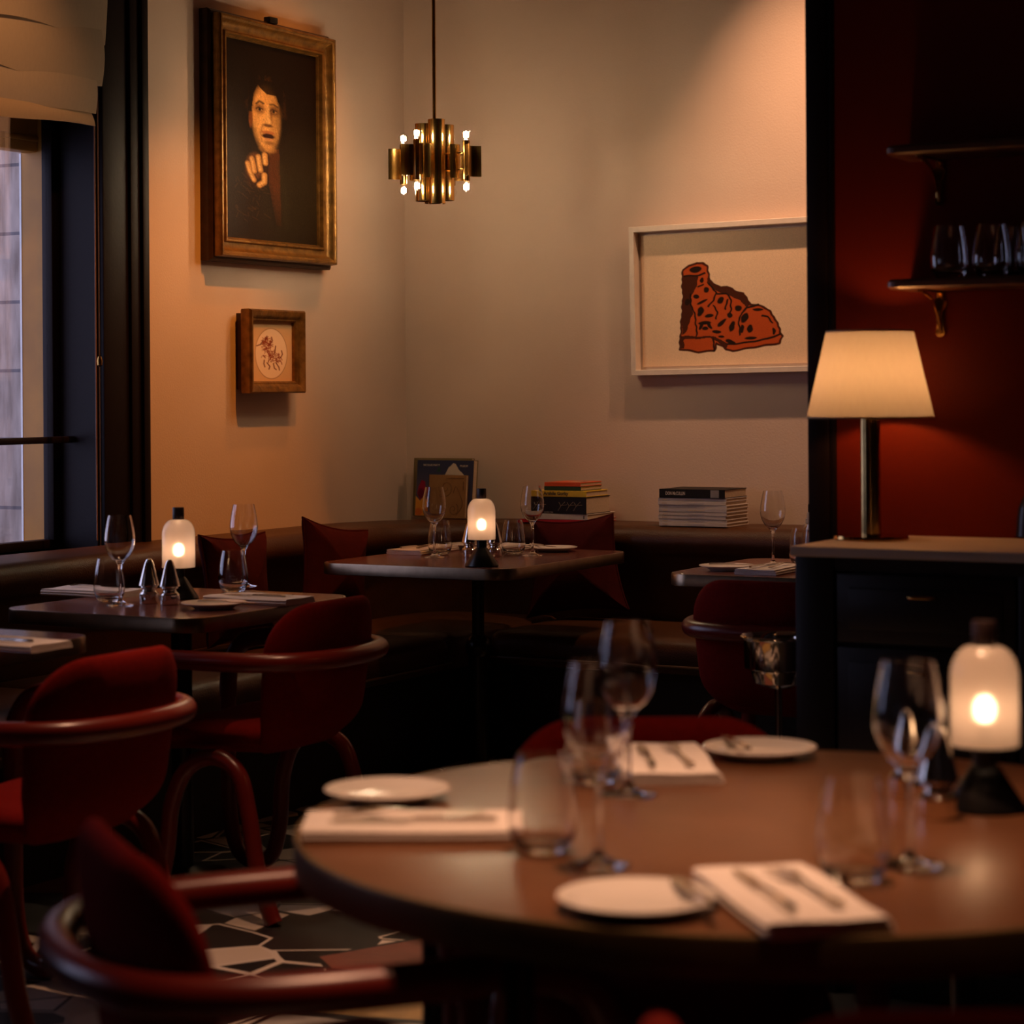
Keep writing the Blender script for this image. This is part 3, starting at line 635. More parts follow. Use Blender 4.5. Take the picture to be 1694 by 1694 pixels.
# boot picture
bt = empty('framed_boot_picture', (-3.305, YB, 1.655)); tag(bt, 'pale-framed picture of an orange spotted boot on cream paper', 'picture')
bt.rotation_euler = (0, -.012, 0)
bw, bh = .86, .567; I4 = Matrix.Identity(4)
frame_prof(MB(), bw, bh, [(0, .004), (0, .052), (.002, .054), (.020, .054), (.022, .052), (.022, .010)], I4).build('frame', M_white_frame, bt)
MB().box(-bw/2+.01, bw/2-.01, -.008, -.004, -bh/2+.01, bh/2-.01).build('mount', M_white_frame, bt)
def boot(A, B):
    # paper coordinates; the boot sits left of the middle
    X = (A*.795-.150)/.4415*1330+155; Y = (B*.500-.112)/.339*1060+185
    r_ = np.random.RandomState(2)
    img = np.zeros(A.shape+(3,))+sl(226, 196, 164)
    ol = [(235, 265), (300, 225), (400, 188), (470, 195), (535, 235), (550, 400), (620, 450), (700, 490), (780, 492), (830, 510), (880, 550), (960, 575), (1010, 640), (1055, 705), (1150, 712), (1280, 790), (1360, 900), (1400, 1035), (1432, 1090), (1385, 1165), (1100, 1200), (820, 1238), (745, 1222), (700, 1180), (625, 1140), (600, 1228), (400, 1240), (170, 1200), (185, 1050), (205, 800), (225, 600), (218, 320)]
    wob = 5*np.sin(Y/33)+4*np.sin(Y/13+X/50); Xw, Yw = X+wob, Y+4*np.sin(X/37)
    orange = sl(178, 76, 32); blk = sl(36, 22, 16)
    img = blend(img, poly_m(Xw, Yw, ol), orange); img *= 1
    dark = [[(222, 340), (410, 345), (400, 470), (330, 560), (320, 640), (340, 780), (300, 900), (245, 1010), (205, 1030), (215, 760), (228, 600)], [(540, 330), (550, 400), (700, 490), (830, 505), (960, 575), (1055, 705), (1000, 740), (930, 650), (820, 600), (680, 550), (600, 500), (520, 430)], [(180, 1040), (330, 1050), (620, 1060), (760, 1150), (745, 1215), (640, 1120), (560, 1080), (230, 1085), (225, 1190), (165, 1190)]]
    for d in dark: img = blend(img, poly_m(Xw, Yw, d)*.9, blk)
    img = blend(img, line_m(Xw, Yw, ol+[ol[0]], 13, 8), sl(70, 30, 18))
    for p in ([(240, 340), (420, 335), (500, 315)], [(310, 560), (330, 700), (375, 830), (385, 1040)], [(550, 440), (630, 540), (600, 640), (540, 710)], [(640, 560), (760, 570), (820, 640), (810, 760), (790, 810)], [(780, 640), (740, 750)], [(940, 800), (1000, 745), (1150, 705)], [(940, 800), (905, 900), (915, 1050)], [(760, 1160), (1000, 1145), (1250, 1110), (1400, 1060)], [(590, 1230), (595, 1090)], [(1190, 840), (1260, 855), (1310, 920)], [(420, 465), (480, 450)], [(605, 700), (640, 770), (630, 850)]):
        img = blend(img, line_m(Xw, Yw, p, 11, 8), blk)
    for (cx, cy, rx, ry, ro) in ((390, 265, 75, 38, -.2), (460, 395, 24, 32, 0), (515, 515, 34, 34, 0), (385, 582, 36, 26, 0), (465, 650, 70, 16, -.35), (280, 650, 34, 38, 0), (435, 760, 38, 60, .4), (540, 820, 55, 22, -.15), (690, 640, 40, 40, 0), (900, 740, 46, 34, .2), (795, 822, 32, 32, 0), (700, 905, 70, 24, -.6), (630, 1005, 55, 20, .1), (820, 950, 30, 70, .45), (980, 860, 42, 62, .5), (940, 985, 24, 50, .1), (1035, 985, 34, 50, .3), (1050, 1095, 75, 18, -.1), (800, 1130, 60, 26, .3), (1135, 765, 70, 16, .1), (1325, 1020, 20, 42, -.2), (695, 1065, 40, 14, .2), (490, 900, 78, 22, 0), (440, 935, 22, 45, .5), (545, 935, 22, 45, -.5), (490, 965, 38, 22, 0)):
        img = blend(img, ell(Xw, Yw, cx, cy, rx, ry, ro, .25), blk)
    n = r_.randn(*A.shape, 1)
    return np.clip(img*(1+.05*n), 0, 1)
picture('paper', .795, .500, 420, 270, boot, M_art2, bt, Matrix.Translation((0, -.014, 0)))
MB().box(-.397, .397, -.0132, -.009, -.25, .25).build('backing_sheet', M_paper, bt)

# ------------------------------------------------------------------ books
def book(name, w_, d_, h_, m, loc, rz, label, group=None, band=None):     # lying flat, spine at -y side
    o = empty(name, loc, rz); tag(o, label, 'book', group)
    t = min(.0025, h_*.14)
    MB().box(-w_/2, w_/2, 0, d_, 0, t, .0006, 1).box(-w_/2, w_/2, 0, d_, h_-t, h_, .0006, 1).box(-w_/2, w_/2, 0, t*1.4, 0, h_, .0008, 1).build('cover', m, o)
    MB().box(-w_/2+.003, w_/2-.003, t*1.4, d_-.004, t, h_-t).build('pages', M_pages, o)
    return o
def bcol(name, c, r=.45): return mat(name, c, r, noise=.08, scale=30, spec=.25)
zb = .813
SPINE = lambda x, z, y=-.0006: Matrix.Translation((x, y, z)) @ Matrix.Rotation(PI/2, 4, 'X')
# tall stack of six art books
by = 7.458; bx = on_y(970, 870, by).x
z = zb
defs = [('red book', (.55, .02, .035), .285, .25, .013, 'red hardback at the bottom of the art-book stack in the middle of the ledge', .002),
        ('white book', (.70, .62, .55), .277, .24, .021, 'white hardback above the red one in the middle art-book stack', .004),
        ('black book', (.010, .007, .006), .238, .20, .064, 'thick black book with pale branch pattern on the spine in the middle stack', .0),
        ('yellow book', (.75, .50, .04), .234, .19, .022, 'yellow book with black lettering on its spine in the middle stack', -.001),
        ('green book', (.020, .05, .02), .158, .17, .016, 'thin dark green book under the orange one in the middle stack', -.030),
        ('orange book', (.72, .10, .025), .156, .17, .015, 'orange book lying on top of the middle art-book stack', -.031)]
for i, (nm, c, w_, d_, h_, lb, dx) in enumerate(defs):
    o = book('book', w_, d_, h_, bcol(nm, c), (bx+dx-w_/2, by+(.016 if i > 3 else 0), z), (.0, .01, -.01, .015, -.02, -.03)[i], lb, 'books in the middle stack')
    if nm == 'yellow book': lettering('Arshile Gorky', .0185, M_ink, o, SPINE(-.062, h_/2+.001), 'spine_lettering', .98, .0004)
    if nm == 'black book':
        M_twig = mat('print_tan', (.35, .26, .16), .6, noise=.1)
        for x0 in (-.105, -.09, .0, .035, .065):
            br = MB(); br.tube([(x0, -.0004, .012), (x0+.012, -.0004, .030), (x0+.030, -.0004, .046)], .0009, 5); br.tube([(x0+.012, -.0004, .030), (x0+.004, -.0004, .044)], .0007, 5); br.tube([(x0+.014, -.0004, .032), (x0+.038, -.0004, .035)], .0007, 5); br.build('spine_print', M_twig, o)
        lettering('WORKS 1944', .0055, M_ink_w, o, SPINE(-.06, .0055), 'spine_lettering', 1.2)
    if nm == 'white book':
        MB().box(.122, .126, -.0006, .001, .004, .016).build('spine_mark', M_ink, o)
    if nm == 'orange book':
        MB().add([(-.01, .05, h_+.0004), (.05, .04, h_+.0004), (.075, .1, h_+.0004), (.02, .12, h_+.0004)], [[0, 1, 2, 3]]).build('cover_print', mat('cover_cream', (.6, .5, .36), .5, noise=.1), o)
        MB().add([(.02, .07, h_+.0008), (.065, .06, h_+.0008), (.06, .10, h_+.0008)], [[0, 1, 2]]).build('cover_motif', M_ink, o)
    z += h_+.0004
# stack of eight catalogues with a black photography book on top
by = 7.46; bx = on_y(1145, 877, by).x; z = zb
hs = [.0145]*8
mw = [bcol('white_catalogue', (.62, .54, .50)), bcol('grey_catalogue', (.52, .46, .46))]
ordn = ['lowest', 'second lowest', 'third lowest', 'fourth lowest', 'fourth highest', 'third highest', 'second highest', 'topmost']
for i in range(8):
    o = book('catalogue',   .272, .20, .0126, mw[i in (4, 7)], (bx+rnd.uniform(-.002, .002), by+rnd.uniform(0, .003), z), rnd.uniform(-.008, .008), f'thin white catalogue, {ordn[i]} of the eight under the black book', 'white catalogues under the black book')
    MB().box(-.12, -.10, -.0005, .001, .004, .008).build('spine_mark', M_pages, o); MB().box(-.02, .05, -.0005, .001, .0045, .0078).build('spine_title', mw[1] if i not in (4, 7) else M_pages, o)
    z += .0129
o = book('photography_book', .262, .205, .032, bcol('black_jacket', (.010, .007, .006), .6), (bx-.001, by, z), 0, 'black book with white lettering on top of the white catalogues', 'books on the ledge')
lettering('DON McCULLIN', .0175, M_ink_w, o, SPINE(-.105, .016), 'spine_lettering', .62, .0003)
MB().box(.075, .108, -.0006, .001, .002, .030).build('spine_panel', mat('grey_panel', (.25, .22, .21), .5, noise=.1), o)
# short stack by the partition
by = 7.46; p0 = on_y(1350, 878, by); z = zb
for i, (h_, m_, nm) in enumerate(((.02, mw[0], 'lowest'), (.018, mw[1], 'second'), (.022, mw[0], 'third'), (.028, bcol('black_cover', (.012, .012, .014)), 'black topmost'))):
    book('book', .16-.01*i, .2, h_, m_, (p0.x+.035, by, z), 0, f'{nm} book in the short stack half hidden behind the dark partition edge', 'books by the partition'); z += h_+.0004
# two books standing against the back wall
MU = lambda lean: Matrix.Rotation(lean, 4, 'X')
def standing(name, w_, h_, t, loc, lean, m, label, rz=0):
    o = empty(name, loc, rz); o.rotation_euler = (lean, 0, rz); tag(o, label, 'book', 'books standing on the ledge')
    MB().box(-w_/2, w_/2, 0, .003, 0, h_, .0008, 1).box(-w_/2, w_/2, t-.003, t, 0, h_, .0008, 1).box(-w_/2, -w_/2+.004, 0, t, 0, h_, .0008, 1).build('cover', m, o)
    MB().box(-w_/2+.004, w_/2-.003, .003, t-.003, .003, h_-.003).build('pages', M_pages, o)
    return o
q = on_y(733, 868, YB-.11)
standing('olive_book', .27, .232, .022, (q.x-.040, YB-.055, zb+.002), -.06, bcol('olive_cover', (.20, .14, .06)), 'large olive book standing behind the blue-covered one in the corner', .0)
sb = standing('art_book', .282, .228, .030, (q.x+.005, YB-.125, zb+.003), -.10, bcol('olive_spine', (.22, .16, .07)), 'large art book with a blue painted cover standing in the corner of the ledge', -.10)
def cover(A, B):
    img = np.zeros(A.shape+(3,))+sl(56, 62, 92); img = blend(img, np.clip((B-.15)*1.6, 0, 1)*.6, sl(110, 96, 116))
    X, Y = A*1000, B*1000
    img = blend(img, poly_m(X, Y, [(500, 260), (560, 130), (640, 50), (680, 60), (740, 160), (840, 260), (900, 400), (480, 400)]), sl(206, 192, 176))
    img = blend(img, poly_m(X, Y, [(385, 100), (430, 210), (350, 210)]), sl(46, 76, 70))
    img = blend(img, poly_m(X, Y, [(90, 360), (150, 380), (170, 500), (150, 620), (80, 720), (20, 600), (40, 480)]), sl(150, 30, 62)); img = blend(img, ell(X, Y, 90, 600, 60, 90, 0, .5)*.7, sl(70, 14, 40))
    img = blend(img, poly_m(X, Y, [(0, 650), (80, 730), (150, 640), (170, 1000), (0, 1000)]), sl(238, 160, 60)); img = blend(img, ell(X, Y, 60, 930, 70, 70, 0, .5)*.7, sl(214, 92, 40))
    return img
picture('front_print', .276, .222, 120, 110, cover, M_cov, sb, Matrix.Translation((.003, -.0008, .114)))
lettering('NICOLAS PARTY', .0115, M_ink_w, sb, Matrix.Translation((-.105, -.0016, .205)) @ Matrix.Rotation(PI/2, 4, 'X'), 'title_lettering', .95)
lettering('MUSEUM', .0115, M_ink_w, sb, Matrix.Translation((.075, -.0016, .203)) @ Matrix.Rotation(PI/2, 4, 'X'), 'title_lettering', .85)
s2 = standing('exhibition_book', .185, .170, .014, (q.x+.045, YB-.165, zb+.002), -.09, bcol('brown_card', (.33, .18, .075), .7), 'smaller brown book with a scroll line drawing in front of the blue-covered one', -.12)
sc_ = MB()
def spiral(cx, cz, r0, turns, a0, sgn=1, n=40): return [(cx+r0*(1-.85*i/n)*math.cos(a0+sgn*2*PI*turns*i/n), -.0005, cz+r0*(1-.85*i/n)*math.sin(a0+sgn*2*PI*turns*i/n)) for i in range(n+1)]
sc_.tube(spiral(-.005, .118, .034, 1.4, -2.2), .0009, 5); sc_.tube(spiral(.035, .035, .026, 1.4, 1.0, -1), .0009, 5)
sc_.tube(catmull([(.032, -.0005, .10), (.045, -.0005, .125), (.07, -.0005, .085), (.078, -.0005, .05), (.05, -.0005, .012)], 8), .0009, 5); sc_.tube([(-.005, -.0005, .155), (.08, -.0005, .157)], .0009, 5); sc_.tube([(.08, -.0005, .145), (.08, -.0005, .11)], .0012, 5)
sc_.build('cover_drawing', mat('brown_line', (.12, .05, .02), .7, noise=.1), s2)

# ------------------------------------------------------------------ pendant lamp
PC = Vector((-4.115, 6.865, 2.13))
pd = empty('pendant_lamp', PC); tag(pd, 'brass pendant lamp of curved plates and clear bulbs hanging over the corner table', 'lamp')
MB().tube([(0, 0, .0), (0, 0, H-PC.z)], .0065, 14).lathe([(0, H-PC.z-.03), (.05, H-PC.z-.03), (.055, H-PC.z), (0, H-PC.z)], 28).build('rod', M_brass_d, pd)
def half_pipe(c, ang, r, z0, z1, span=2.3, t=.0016, n=18):
    out, inn = [], []
    for i in range(n+1):
        a = ang-span/2+span*i/n; out.append((c[0]+r*math.cos(a), c[1]+r*math.sin(a))); inn.append((c[0]+(r-t)*math.cos(a), c[1]+(r-t)*math.sin(a)))
    pts = out+inn[::-1]; return MB().loops([[Vector((x, y, z)) for x, y in pts] for z in (z0, z1)])
yaw_cam = YAW
for k in range(4):                                 # tall fluted half pipes
    a = yaw_cam+math.radians(-78+90*k); c_ = (.040*math.cos(a), .040*math.sin(a))
    zt = (.150, .135, .142, .138)[k]
    half_pipe(c_, a, .031, -zt, zt, 4.4).build('brass_tube', M_brass, pd)
for k in range(4):                                 # outer plates, arms and bulbs
    a = yaw_cam+math.radians(-27+90*k); d_ = Vector((math.cos(a), math.sin(a), 0)); c_ = d_*.128
    half_pipe((c_+d_*.052)[:2], a+PI, .048, -.055, .055, 2.5).build('brass_plate', M_brass_d, pd)
    half_pipe((d_*.07)[:2], a, .030, -.060, .060, 2.6).build('brass_plate', M_brass_d, pd)
    MB().tube([(0, 0, .03), (*(c_*.98)[:2], .03)], .004, 8).tube([(0, 0, -.03), (*(c_*.98)[:2], -.03)], .004, 8).build('arm', M_brass_d, pd)
    MB().lathe([(0, -.072), (.0125, -.072), (.0135, -.070), (.0135, .070), (.0125, .072), (0, .072)], 20, c_).build('lamp_holder', M_brass_d, pd)
    for s in (1, -1):
        b_ = MB().lathe([(.007, .070*s), (.008, .076*s), (.0135, .084*s), (.0175, .093*s), (.0175, .099*s), (.0135, .108*s), (.007, .113*s), (0, .1145*s)], 20, c_).build('bulb', M_bulb, pd)
        fb = MB()
        for q in range(4): e = c_+Vector((.0072*math.cos(q*PI/2+.5), .0072*math.sin(q*PI/2+.5), 0)); fb.box(e.x-.0006, e.x+.0006, e.y-.0006, e.y+.0006, .0855*s-.0001 if s > 0 else -.1015, .1015 if s > 0 else -.0855)
        f_ = fb.build('filament', bpy.data.materials.get('filament') or emis('filament', (1, .75, .46), 1850), b_)

# ------------------------------------------------------------------ cabinet, worktop, shelves
CX0, CY0, CZ = -1.835, 4.555, .967
cb = empty('cabinet', (CX0, CY0, 0)); tag(cb, 'black-brown drawer cabinet against the red wall', 'cabinet')
MB().box(.012, 2.6, .03, YP-CY0-.001, 0, CZ-.0225).box(.005, .095, .015, .05, 0, CZ-.0225, .003).box(.095, 2.6, .018, .05, CZ-.05, CZ-.0225).box(.5, .53, .018, .05, .06, CZ-.05, .003).box(1.0, 1.03, .018, .05, .06, CZ-.05, .003).build('cabinet_body', M_body, cb)
for ci in range(3):
    x0 = .098+.435*ci+(.0 if ci == 0 else .0)
    x0 = (.098, .533, 1.033)[ci]; x1 = (.497, .997, 1.6)[ci]
    for (z0, z1) in ((.762, .910), (.44, .752), (.08, .43)):
        dr = MB().box(x0+.003, x1-.003, .016, .04, z0, z1, .003).box(x0+.03, x1-.03, .011, .02, z0+.03, z1-.03, .003).build('drawer', M_body, cb)
        xm = (x0+x1)/2; zm = z1-.045
        MB().tube(catmull([(xm-.03, .012, zm), (xm-.026, -.006, zm), (xm+.026, -.006, zm), (xm+.03, .012, zm)], 5), .0032, 8).build('handle', M_brass, dr)
wt = tag(MB().box(0, 2.62, 0, YP-CY0-.001, CZ-.022, CZ, .004, 3).build('worktop', M_marble, None, loc=(CX0, CY0, 0)), 'pale stone worktop with worn front edge on the dark cabinet', 'worktop')
for zs, lb in ((1.555, 'lower dark wood wall shelf on brass brackets holding glasses'), (1.857, 'upper dark wood wall shelf on brass brackets, empty')):
    o = empty('wall_shelf', (-1.712, YP, zs)); tag(o, lb, 'shelf', 'wooden wall shelves')
    lp = lambda i_, z: [Vector((a, b, z)) for a, b in ([(i_+.03*(1-math.cos(t)), -.18+i_+.03*(1-math.sin(t))) for t in np.linspace(0, PI/2, 8)]+[(2.3, -.18+i_), (2.3, -.001), (i_, -.001)])]
    MB().loops([lp(.006, -.022), lp(0, -.017), lp(0, -.006), lp(.005, 0)]).build('board', M_wood, o)
    for bxx in (.075, 1.3):
        b_ = MB().box(bxx-.009, bxx+.009, -.006, -.001, -.122, -.022, .002).lathe([(0, 0), (.016, 0), (.016, .006), (0, .006)], 20, (bxx, -.001, -.052), Matrix.Rotation(PI/2, 4, 'X')).lathe([(0, 0), (.011, 0), (.011, .006), (0, .006)], 20, (bxx, -.001, -.117), Matrix.Rotation(PI/2, 4, 'X')).box(bxx-.007, bxx+.007, -.15, -.006, -.027, -.022, .001)
        b_.tube(catmull([(bxx, -.145, -.026), (bxx, -.075, -.040), (bxx, -.03, -.075), (bxx, -.006, -.115)], 7), .0045, 8).build('bracket', M_brass, o)
# table lamp on the worktop
LP = on_y(1441, 889, 4.83)
tl = empty('table_lamp', (LP.x, LP.y, CZ+.0005)); tag(tl, 'brass column table lamp with a lit cream tapered shade on the worktop', 'lamp')
MB().lathe([(0, 0), (.084, 0), (.085, .003), (.083, .009), (.02, .011), (0, .011)], 60).build('base', M_brass, tl)
MB().lathe([(.0225, .011), (.0225, .30), (.012, .305), (.008, .31), (.008, .331), (0, .331)], 40).build('column', mat('worn_brass_column', (.48, .33, .13), .17, 1., noise=.25, scale=30), tl)
MB().lathe([(.1435, .276), (.0985, .472)], 72).build('shade', M_shade, tl)
MB().lathe([(.1436, .275), (.1441, .275), (.1436, .279), (.1430, .279)], 72).build('shade_trim', mat('shade_binding', (.55, .40, .25), .8, noise=.1), tl)
MB().lathe([(.0988, .469), (.0993, .469), (.0988, .473), (.0982, .473)], 72).build('shade_trim', bpy.data.materials['shade_binding'], tl)
bu = MB().lathe([(0, .33), (.012, .332), (.013, .340), (.020, .355), (.023, .370), (.018, .386), (0, .392)], 24).build('bulb', emis('lamp_bulb', (1, .40, .11), 100), tl)
# jug at the right end of the worktop
jp = on_z(1716, 890, CZ)
jg = MB().lathe(smooth_prof([(0, 0), (.045, 0), (.048, .01), (.044, .06), (.036, .085), (.030, .10), (.028, .115), (.031, .122)])+[(.027, .122), (.026, .11), (0, .1)], 40).build('jug', M_black, None, loc=jp+Vector((0, 0, .003))); tag(jg, 'black jug cut off by the right edge, standing on the worktop', 'jug')
# ice bucket on its stand
bp0 = on_z(1287, 1052, .70)
ib = empty('ice_bucket_stand', (bp0.x, bp0.y, 0)); tag(ib, 'silver ice bucket on a slim stand between the red chair and the dark cabinet', 'ice bucket')
MB().lathe([(0, .572), (.03, .573), (.058, .585), (.067, .612), (.068, .620), (.083, .622), (.085, .69), (.090, .698), (.093, .700), (.090, .703), (.084, .698), (.081, .69), (.079, .628), (.05, .60), (0, .592)], 56).build('bucket', M_silver, ib)
MB().tube([(0, 0, .02), (0, 0, .574)], .009, 14).build('pole', M_silver, ib)
MB().lathe([(0, 0), (.11, 0), (.11, .008), (.02, .02), (.009, .04), (0, .04)], 40).build('foot', M_silver, ib)

# ------------------------------------------------------------------ tableware kinds
TZ = .7455
def wineglass():
    out = smooth_prof([(.038, 0), (.037, .002), (.020, .0055), (.008, .012), (.0048, .025), (.0040, .05), (.0042, .085), (.0058, .105), (.0125, .117), (.026, .130), (.0365, .149), (.0408, .170), (.0395, .192), (.0355, .217), (.0305, .240)], 4)
    inn = smooth_prof([(.0297, .240), (.0347, .217), (.0387, .192), (.0400, .170), (.0357, .1495), (.0253, .1310), (.012, .1195), (.004, .1165), (0, .116)], 4)
    return MB().lathe([(0, 0)]+out+inn, 44).build('wine_glass', M_glass, None, 60)
wine = Kind(wineglass(), 'wine glass')
def tumbler_():
    out = smooth_prof([(.024, 0), (.030, .002), (.0385, .016), (.0425, .036), (.0408, .062), (.0365, .092), (.0310, .118)], 4)
    inn = smooth_prof([(.0300, .118), (.0355, .092), (.0396, .062), (.0413, .036), (.0365, .018), (.024, .0105), (0, .009)], 4)
    return MB().lathe([(0, 0)]+out+inn, 44).build('tumbler', M_glass, None, 60)
tumb = Kind(tumbler_(), 'tumbler')
def plate_():
    return MB().lathe([(0, .002), (.045, .002), (.050, 0), (.054, .002), (.060, .006), (.086, .0145), (.087, .0158), (.0855, .0166), (.060, .0095), (.052, .007), (0, .007)], 64).build('side_plate', M_china, None, 40)
plate = Kind(plate_(), 'plate')
def shaker_():
    r = empty('pepper_shaker')
    MB().lathe([(0, 0), (.0255, 0), (.0265, .003), (.0265, .026), (.0235, .030), (.0185, .034), (.0175, .038), (.020, .042), (.023, .044), (.0215, .048), (0, .048)], 48, flute=(.004, .0255, .05)).build('base', M_silver, r)
    MB().lathe(smooth_prof([(0, .048), (.026, .0485), (.0275, .051), (.0262, .056), (.0205, .078), (.0150, .098), (.0105, .112), (.006, .119), (0, .1215)], 5), 40).build('top', M_silver, r)
    return r
shaker = Kind(shaker_(), 'shaker')
def lamp_():
    r = empty('table_lamp')
    MB().lathe([(0, 0), (.053, 0), (.055, .002), (.054, .005), (.021, .055), (.0165, .060), (.0165, .084), (.040, .085), (.041, .0875), (0, .0885)], 48).build('base', M_black, r)
    dome = [(.0455, .086), (.0455, .175)]+[(.0165+.029*math.cos(a), .175+.043*math.sin(a)) for a in np.linspace(0, PI/2, 12)][1:]
    MB().lathe(dome, 56).build('glass_dome', M_dome, r, 60)
    MB().lathe([(.0, .217), (.0155, .217), (.0160, .218), (.0160, .2495), (.0150, .251), (0, .251)], 32).build('cap', mat('dark_cap', (.030, .012, .010), .5, noise=.1), r)
    MB().lathe([(.002, .0885), (.006, .095), (.007, .112), (.004, .115), (0, .115)], 16).build('bulb_holder', M_black, r)
    MB().lathe(smooth_prof([(0, .116), (.008, .119), (.012, .130), (.011, .142), (.006, .150), (0, .152)], 3), 16).build('bulb', emis('lamp_led', (1, .62, .36), 17), r)
    return r
lampk = Kind(lamp_(), 'lamp')
def napkin_():
    # a sheet folded into flat layers: rounded folds on one long side, open edges on the other
    w_, L_, n = .135, .275, 5; t = .0030; path = []
    for k in range(n):
        z = .0016+k*.0034; a, b = (-w_/2+.002*k*.4, w_/2-.003*(k % 2)-.0012*k); xs = np.linspace(a, b, 9)
        if k % 2: xs = xs[::-1]
        path += [(x, z+.0006*math.sin(x*60+k)) for x in xs]
        if k < n-1: path.append((xs[-1]+(.0018 if k % 2 == 0 else -.0018), z+.0017))
    secs = []
    up = []; dn = []
    for i, (x, z) in enumerate(path):
        a = path[max(0, i-1)]; b = path[min(len(path)-1, i+1)]; tx, tz = b[0]-a[0], b[1]-a[1]; l = math.hypot(tx, tz) or 1; nx_, nz_ = -tz/l, tx/l
        up.append((x+nx_*t/2, z+nz_*t/2)); dn.append((x-nx_*t/2, z-nz_*t/2))
    prof = up+dn[::-1]
    for y in np.linspace(-L_/2, L_/2, 15): secs.append([Vector((x*(1+.01*math.sin(y*30))+.003*math.sin(y*17), y, max(.0001, z*(1+.05*math.sin(y*21+x*15))))) for x, z in prof])
    return MB().loops(secs).build('napkin', M_linen, None, 60)
nap = Kind(napkin_(), 'napkin'); NT = .0195
def knife_(L=.215):
    b = MB(); b.loops([[Vector((x*w_, y, z)) for x, z in ((-1, .0002), (1, .0002), (1, h_), (-1, h_))] for (y, w_, h_) in ((-L*.5, .004, .004), (-L*.47, .0055, .006), (-L*.25, .0048, .0065), (-L*.02, .0038, .005), (0, .004, .003), (.01, .0075, .0016), (L*.30, .0088, .0013), (L*.43, .0070, .0012), (L*.5, .0015, .0010))])
    return b.build('table_knife', M_steel, None, 50)
def fork_(L=.195):
    b = MB(); arch = lambda y: .006*math.sin(min(1, max(0, (y+L*.1)/(L*.5)))*PI)+.0006
    b.loops([[Vector((x*w_, y, z+arch(y))) for x, z in ((-1, 0), (1, 0), (1, .0022), (-1, .0022))] for (y, w_) in ((-L*.5, .005), (-L*.46, .0075), (-L*.3, .0048), (-L*.05, .003), (L*.12, .0035), (L*.19, .0095), (L*.25, .0118), (L*.28, .0120))])
    for k in range(4):
        x = -.0099+.0066*k
        b.loops([[Vector((x+q*w_, y, z+arch(y))) for q, z in ((-1, 0), (1, 0), (1, .002), (-1, .002))] for (y, w_) in ((L*.275, .0021), (L*.4, .0017), (L*.5, .0010))])
    return b.build('table_fork', M_steel, None, 50)
knife = Kind(knife_(), 'knife'); fork = Kind(fork_(), 'fork')
bknife = Kind(knife_(.165), 'butter knife'); bknife.r.name = 'butter_knife'

def P(px, py): v = on_z(px, py, TZ); return Vector((v.x, v.y, TZ))
GW, GT, GP, GN, GS, GL = 'wine glasses', 'water tumblers', 'side plates', 'folded napkins', 'salt and pepper shakers', 'lit bottle-shaped table lamps'
def setting(center, rz, nap_label, fk_label=None, kn_label=None, off=(.022, -.012)):
    c = Vector(center); nap.put((c.x, c.y, TZ), rz, nap_label, GN)
    R = Matrix.Rotation(rz, 3, 'Z')
    if fk_label: d = R @ Vector((off[0]+.0, .005, 0)); fork.put((c.x+d.x, c.y+d.y, TZ+NT), rz+.05, fk_label, 'table forks')
    if kn_label: d = R @ Vector((off[1]-.016, .0, 0)); knife.put((c.x+d.x, c.y+d.y, TZ+NT), rz-.03, kn_label, 'table knives')
def plate_knife(px, py, rz, plabel, klabel, off=(.03, .0), kr=.4):
    p = P(px, py); plate.put(p, 0, plabel, GP)
    if klabel:
        R = Matrix.Rotation(rz, 3, 'Z'); d = R @ Vector((off[0], off[1], 0)); bknife.put((p.x+d.x, p.y+d.y, TZ+.0172), rz+kr, klabel, 'butter knives')
# round table
wine.put(P(990, 1430), 0, 'wine glass nearest the camera on the round table, left of the middle', GW)
wine.put(P(1040, 1315), 0, 'wine glass in front of the folded napkin at the back of the round table', GW)
wine.put(P(1504, 1431), 0, 'wine glass beside the shakers at the right of the round table', GW)
tumb.put(P(898, 1408), 0, 'tumbler at the end of the left-hand napkin on the round table', GT)
tumb.put(P(982, 1294), 0, 'tumbler behind the wine glasses on the round table', GT)
tumb.put(P(1412, 1456), 0, 'tumbler behind the front napkin, right side of the round table', GT)
lampk.put(P(1630, 1338), 0, 'lit frosted lamp on the round table at the right edge', GL)
shaker.put(P(1552, 1352), 0, 'cone-topped shaker touching the lamp side on the round table', GS)
shaker.put(P(1503, 1316), 0, 'cone-topped shaker seen through the right wine glass on the round table', GS)
plate_knife(641, 1322, YAW+PI/2, 'side plate at the left edge of the round table behind the napkin', None)
plate_knife(1257, 1251, YAW, 'side plate at the far side of the round table next to the back napkin', 'butter knife resting on the far side plate of the round table', (-.036, .02), .15)
plate_knife(1053, 1504, YAW, 'side plate at the front edge of the round table', 'butter knife on the front side plate of the round table', (.062, .0), .2)
setting(P(683, 1377), YAW+PI/2+.02, 'folded white napkin lying sideways at the left of the round table', 'fork on the left-hand napkin of the round table', 'knife on the left-hand napkin of the round table')
setting(P(1100, 1272), YAW+.06, 'folded white napkin at the far side of the round table behind the glasses', 'fork on the far napkin of the round table', 'knife on the far napkin of the round table')
setting(P(1303, 1500), YAW+.22, 'folded white napkin at the front edge of the round table', 'fork on the front napkin of the round table', 'knife on the front napkin of the round table')
